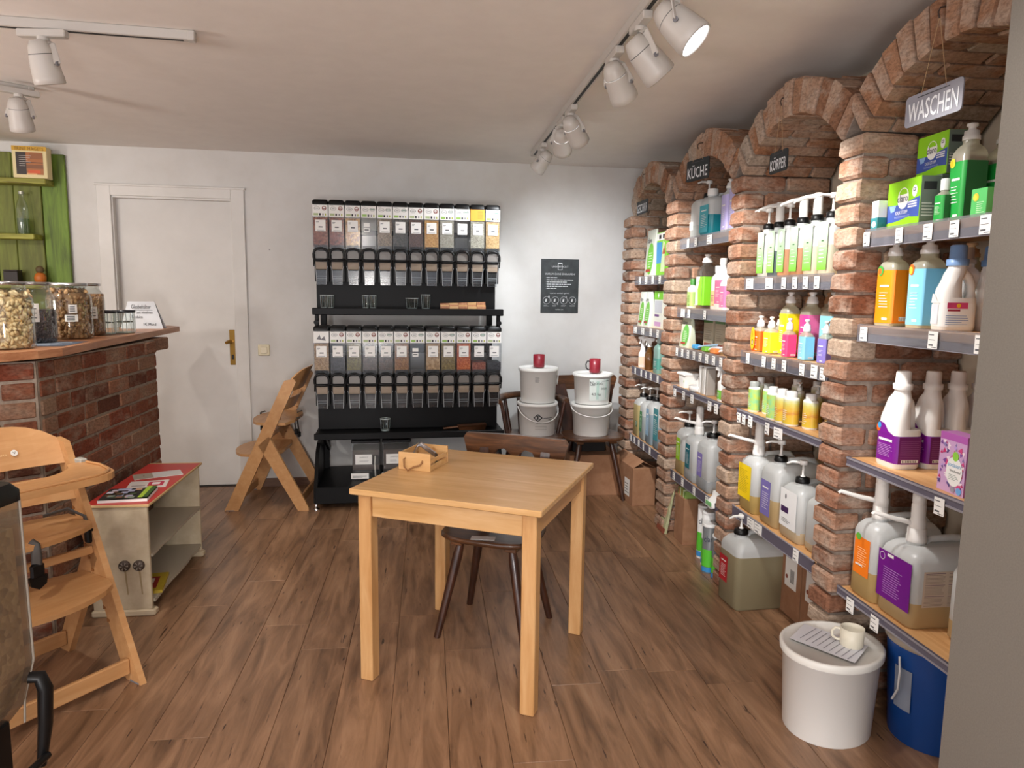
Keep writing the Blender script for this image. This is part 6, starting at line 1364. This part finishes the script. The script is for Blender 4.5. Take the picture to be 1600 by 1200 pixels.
    if tray:
        b = MB(); x = rail(.6)+.01; b.tube([(x-.02, s_*.12, .62), (x+.01, s_*.19, .635), (x+.035, s_*.236, .60), (x+.04, s_*.245, .55)], .014, st, 6, None, True, .25); b.put('belt', t)
        b = MB(); b.cbox(x+.028, x+.056, s_*.245-.014, s_*.245+.014, .495, .555, bk, .006); b.put('buckle', t)
        b = MB(); xs = rail(.585)+.165; b.tube([(xs-.03, 0, .587), (xs+.004, 0, .582), (xs+.008, 0, .55), (xs+.006, 0, .515)], .016, st, 6, None, True, .22); b.put('belt', t)
        b = MB(); b.cbox(xs-.004, xs+.014, -.022, .022, .47, .52, bk, .006); b.prism([(-.03, .475), (.03, .475), (.024, .445), (0, .43), (-.024, .445)], xs-.002, xs+.012, 'x', bk); b.put('buckle', t)
    else:
        for (x, y, z0, z1) in ((rail(.585)+.16, -.13, .60, .49), (rail(.585)-.09, -.15, .60, .44), (rail(.585)-.12, .06, .59, .50)):
            b = MB(); b.tube([(x-.02, y, z0), (x+.012, y, z0-.01), (x+.014, y, (z0+z1)/2), (x+.006, y, z1)], .008, st, 6, None, True, .4); b.cbox(x-.006, x+.018, y-.012, y+.012, z1-.03, z1+.01, bk, .005); b.put('belt', t)
    return t
highchair('beech high chair with tray and grey straps in front of the counter', (-1.2375, 2.420, 0), math.atan2(-.6, .8), True, 1)
highchair('beech high chair without tray, side on, left of the black rack', (-1.275, 4.985, 0), PI-.05, False)

# ------------------------------------------------------------------ foreground dispenser at the left edge and steel panel at the right edge
t = thing('front_dispenser', 'large clear dispenser full of pale flakes cut by the left picture edge', 'dispenser', (-.984, 1.685, .29), 1.396)
b = MB(); fm = clear('scratched_plastic', '#cfc8bc', .5, .22, '#b4aa9c', .2)
W = .06; prof = [(-.02, .675), (-.025, .26), (0, .16), (.05, .10), (.16, .10), (.22, .26), (.22, .675)]
b.loft([[(x, y, z_) for y, z_ in prof] for x in (-W, -W+.004, W-.004, W)], fm, True, False)
b.tube([(W, -.022, .67), (W, -.027, .27), (W-.004, 0, .17), (W-.01, .0, .11)], .003, C('#8f877c', .3), 6); b.put('body', t)
b = MB(); b.prism([(-.012, .60), (-.017, .27), (.01, .17), (.05, .12), (.15, .12), (.2, .27), (.2, .60)], -W+.01, W-.014, 'x', grains('pale_flakes', ('#9a7c54', '#b89a70', '#ccb288'), 60)); b.put('contents', t)
b = MB(); b.loft([[(x, y, z_) for y, x, z_ in rr(2*W+.012, .26, .02, .665, .1, 0)], [(x, y, z_) for y, x, z_ in rr(2*W+.014, .262, .022, .69, .1, 0)], [(x, y, z_) for y, x, z_ in rr(2*W-.01, .235, .022, .708, .1, 0)]], M['blackpl']); b.put('lid', t)
b = MB(); b.tube([(W-.006, -.015, .225), (W+.004, -.036, .222), (W+.006, -.046, .19), (W+.0, -.044, .10), (W-.012, -.036, .0)], [.015, .018, .019, .018, .012], M['blackpl'], 8, None, True, .8); b.tube([(W-.012, -.055, .03), (-W+.012, -.055, .03)], .009, M['blackpl'], 8); b.put('handle', t)
b = MB(); b.cbox(-.045, .045, .03, .15, -.02, .12, M['blackpl'], .006); b.put('mount', t)
t = thing('dispenser_stand', 'black stand that carries the dispenser at the left picture edge', 'stand', (-1.08, 1.665, 0), 1.396); b = MB(); b.cbox(-.04, .04, -.03, .03, 0, .265, M['blackmetal'], .004); b.cbox(-.15, .06, -.12, .12, 0, .02, M['blackmetal'], .004); b.put('post', t)
# steel side of a refrigerator; its far vertical edge is in view
t = thing('steel_cabinet', 'grey brushed steel side of a cabinet along the right picture edge', 'cabinet', (1.03, 1.235, 0), 0)
b = MB(); b.cbox(0, .62, -.9, 0, .01, 2.15, M['steel'], .006, Matrix.Rotation(.0, 4, 'Z')); b.put('side_panel', t)
for x in (.05, .57):
    for y in (-.85, -.05): b = MB(); b.lathe([(.02, 0), (.02, .012)], M['blackpl'], 10, Matrix.Translation((x, y, 0))); b.put('foot', t)

# ------------------------------------------------------------------ ceiling tracks and spot heads
def track(label, p, q):
    p = Vector(p); q = Vector(q); L = (q-p).length; t = thing('ceiling_track', label, 'track', p, math.atan2((q-p).y, (q-p).x))
    b = MB(); b.cbox(0, L, -.018, .018, -.034, 0, M['lampwhite'], .003); b.put('rail', t)
    b = MB(); b.box(.03, L-.03, -.007, .007, -.0348, -.030, M['ink']); b.put('slot', t)
    b = MB(); b.cbox(-.012, .014, -.02, .02, -.036, 0, M['lampwhite'], .003); b.put('end_cap', t)
track('long white ceiling track of spotlights leading to the back wall', (.71, 4.93, 2.3995), (.71, 1.0, 2.3995))
track('white ceiling track at the upper left of the picture', (-.874, 2.925, 2.3995), (-3.2, 2.74, 2.3995))
track('short white ceiling track above the counter at the left edge', (-1.90, 3.83, 2.3995), (-2.9, 2.95, 2.3995))
LENS = emit('lamp_lens', '#f4f8ff', 9.0)
def head(label, ax, ay, az, along, target, power, angle=48, L=.15, r=.05, drop=.14, col=(1, .97, .93), off=(0, 0), blend=.5):
    """along: angle of the track; body pivots below the adapter and aims at target"""
    t = thing('track_spotlight', label, 'spotlight', (ax, ay, 2.3995), 0, 'track spotlights')
    Rz = Matrix.Rotation(along, 4, 'Z')
    b = MB(); b.cbox(-.085, .085, -.017, .017, -.062, -.0355, M['lampwhite'], .003, Rz); b.lathe([(.02, -.075), (.02, -.06)], M['lampwhite'], 14); b.put('adapter', t)
    piv = Vector((off[0], off[1], -drop)); d = (Vector(target)-(Vector((ax, ay, 2.3995))+piv)).normalized()
    side = d.cross(Vector((0, 0, 1))).normalized()
    b = MB()
    for s_ in (-1, 1):
        e = piv+side*s_*(r+.006)
        b.bar(Vector((0, 0, -.072))+side*s_*.012, Vector((0, 0, -.085))+side*s_*(r*.7), .024, .004, M['lampwhite'], d); b.bar(Vector((0, 0, -.084))+side*s_*(r*.68), e, .024, .004, M['lampwhite'], d)
        b.lathe([(.008, -.003), (.008, .003)], M['grey'], 10, Matrix.Translation(e) @ side.to_track_quat('Z', 'Y').to_matrix().to_4x4())
    b.put('yoke', t)
    R_ = Matrix.Translation(piv) @ d.to_track_quat('Z', 'Y').to_matrix().to_4x4()
    b = MB(); b.lathe([(.012, -L*.55), (r*.55, -L*.53), (r*.74, -L*.38), (r*.84, -L*.24)], M['lampwhite'], 24, R_, True); b.lathe([(r*.83, -L*.24), (r*.83, -L*.225)], M['ink'], 24, R_, False)
    b.lathe([(r*.85, -L*.225), (r*.96, L*.05), (r, L*.25), (r*1.03, L*.28), (r*1.03, L*.43), (r*.94, L*.45), (r*.9, L*.40)], M['lampwhite'], 24, R_, False); b.put('lamp_body', t)
    b = MB(); b.lathe([(r*.92, L*.40), (.001, L*.405)], LENS, 24, R_, False); b.put('lens', t)
    tip = Vector((ax, ay, 2.3995))+piv+d*(L*.47)
    s = spot('lamp_light', (0, 0, 0), (0, 0, -1), power, angle, blend, col, r*.7); s.parent = t
    s.matrix_local = Matrix.Translation(tip-Vector((ax, ay, 2.3995))) @ d.to_track_quat('-Z', 'Y').to_matrix().to_4x4()
    return t
head('nearest white spotlight on the long track with its lens shining towards the camera', .71, 2.13, 0, PI/2, (1.72, 1.55, 1.12), 32, 66, .155, .055, .165, off=(.03, .02))
head('second white spotlight on the long track, lens seen edge-on', .71, 2.46, 0, PI/2, (1.7, 2.6, 1.25), 58, 64, .16, .055, .165, off=(.03, 0))
head('third white spotlight on the long track, seen from behind', .71, 2.80, 0, PI/2, (1.5, 3.5, 1.2), 64, 58, .155, .052, .15, off=(.02, 0))
head('fourth white spotlight on the long track, overlapping the one behind it', .71, 3.64, 0, PI/2, (1.5, 4.4, 1.35), 58, 58, .155, .05, .15, off=(.02, 0))
head('fifth white spotlight on the long track, behind the fourth', .71, 3.88, 0, PI/2, (1.1, 5.4, 1.25), 62, 76, .15, .05, .155, col=(.9, .95, 1), blend=.9)
head('farthest white spotlight on the long track near the back wall', .71, 4.55, 0, PI/2, (.15, 5.05, 1.5), 22, 84, .14, .048, .14, col=(.93, .97, 1))
head('white spotlight on the left track above the high chair', -1.375, 2.88, 0, -.08+PI, (-1.24, 3.25, 1.0), 16, 60, .15, .05, .155, col=(1, .95, .88))
head('white spotlight at the left edge above the counter jars', -1.90, 3.72, 0, .7, (-1.98, 4.25, .95), 22, 60, .15, .05, .16, col=(1, .95, .88))
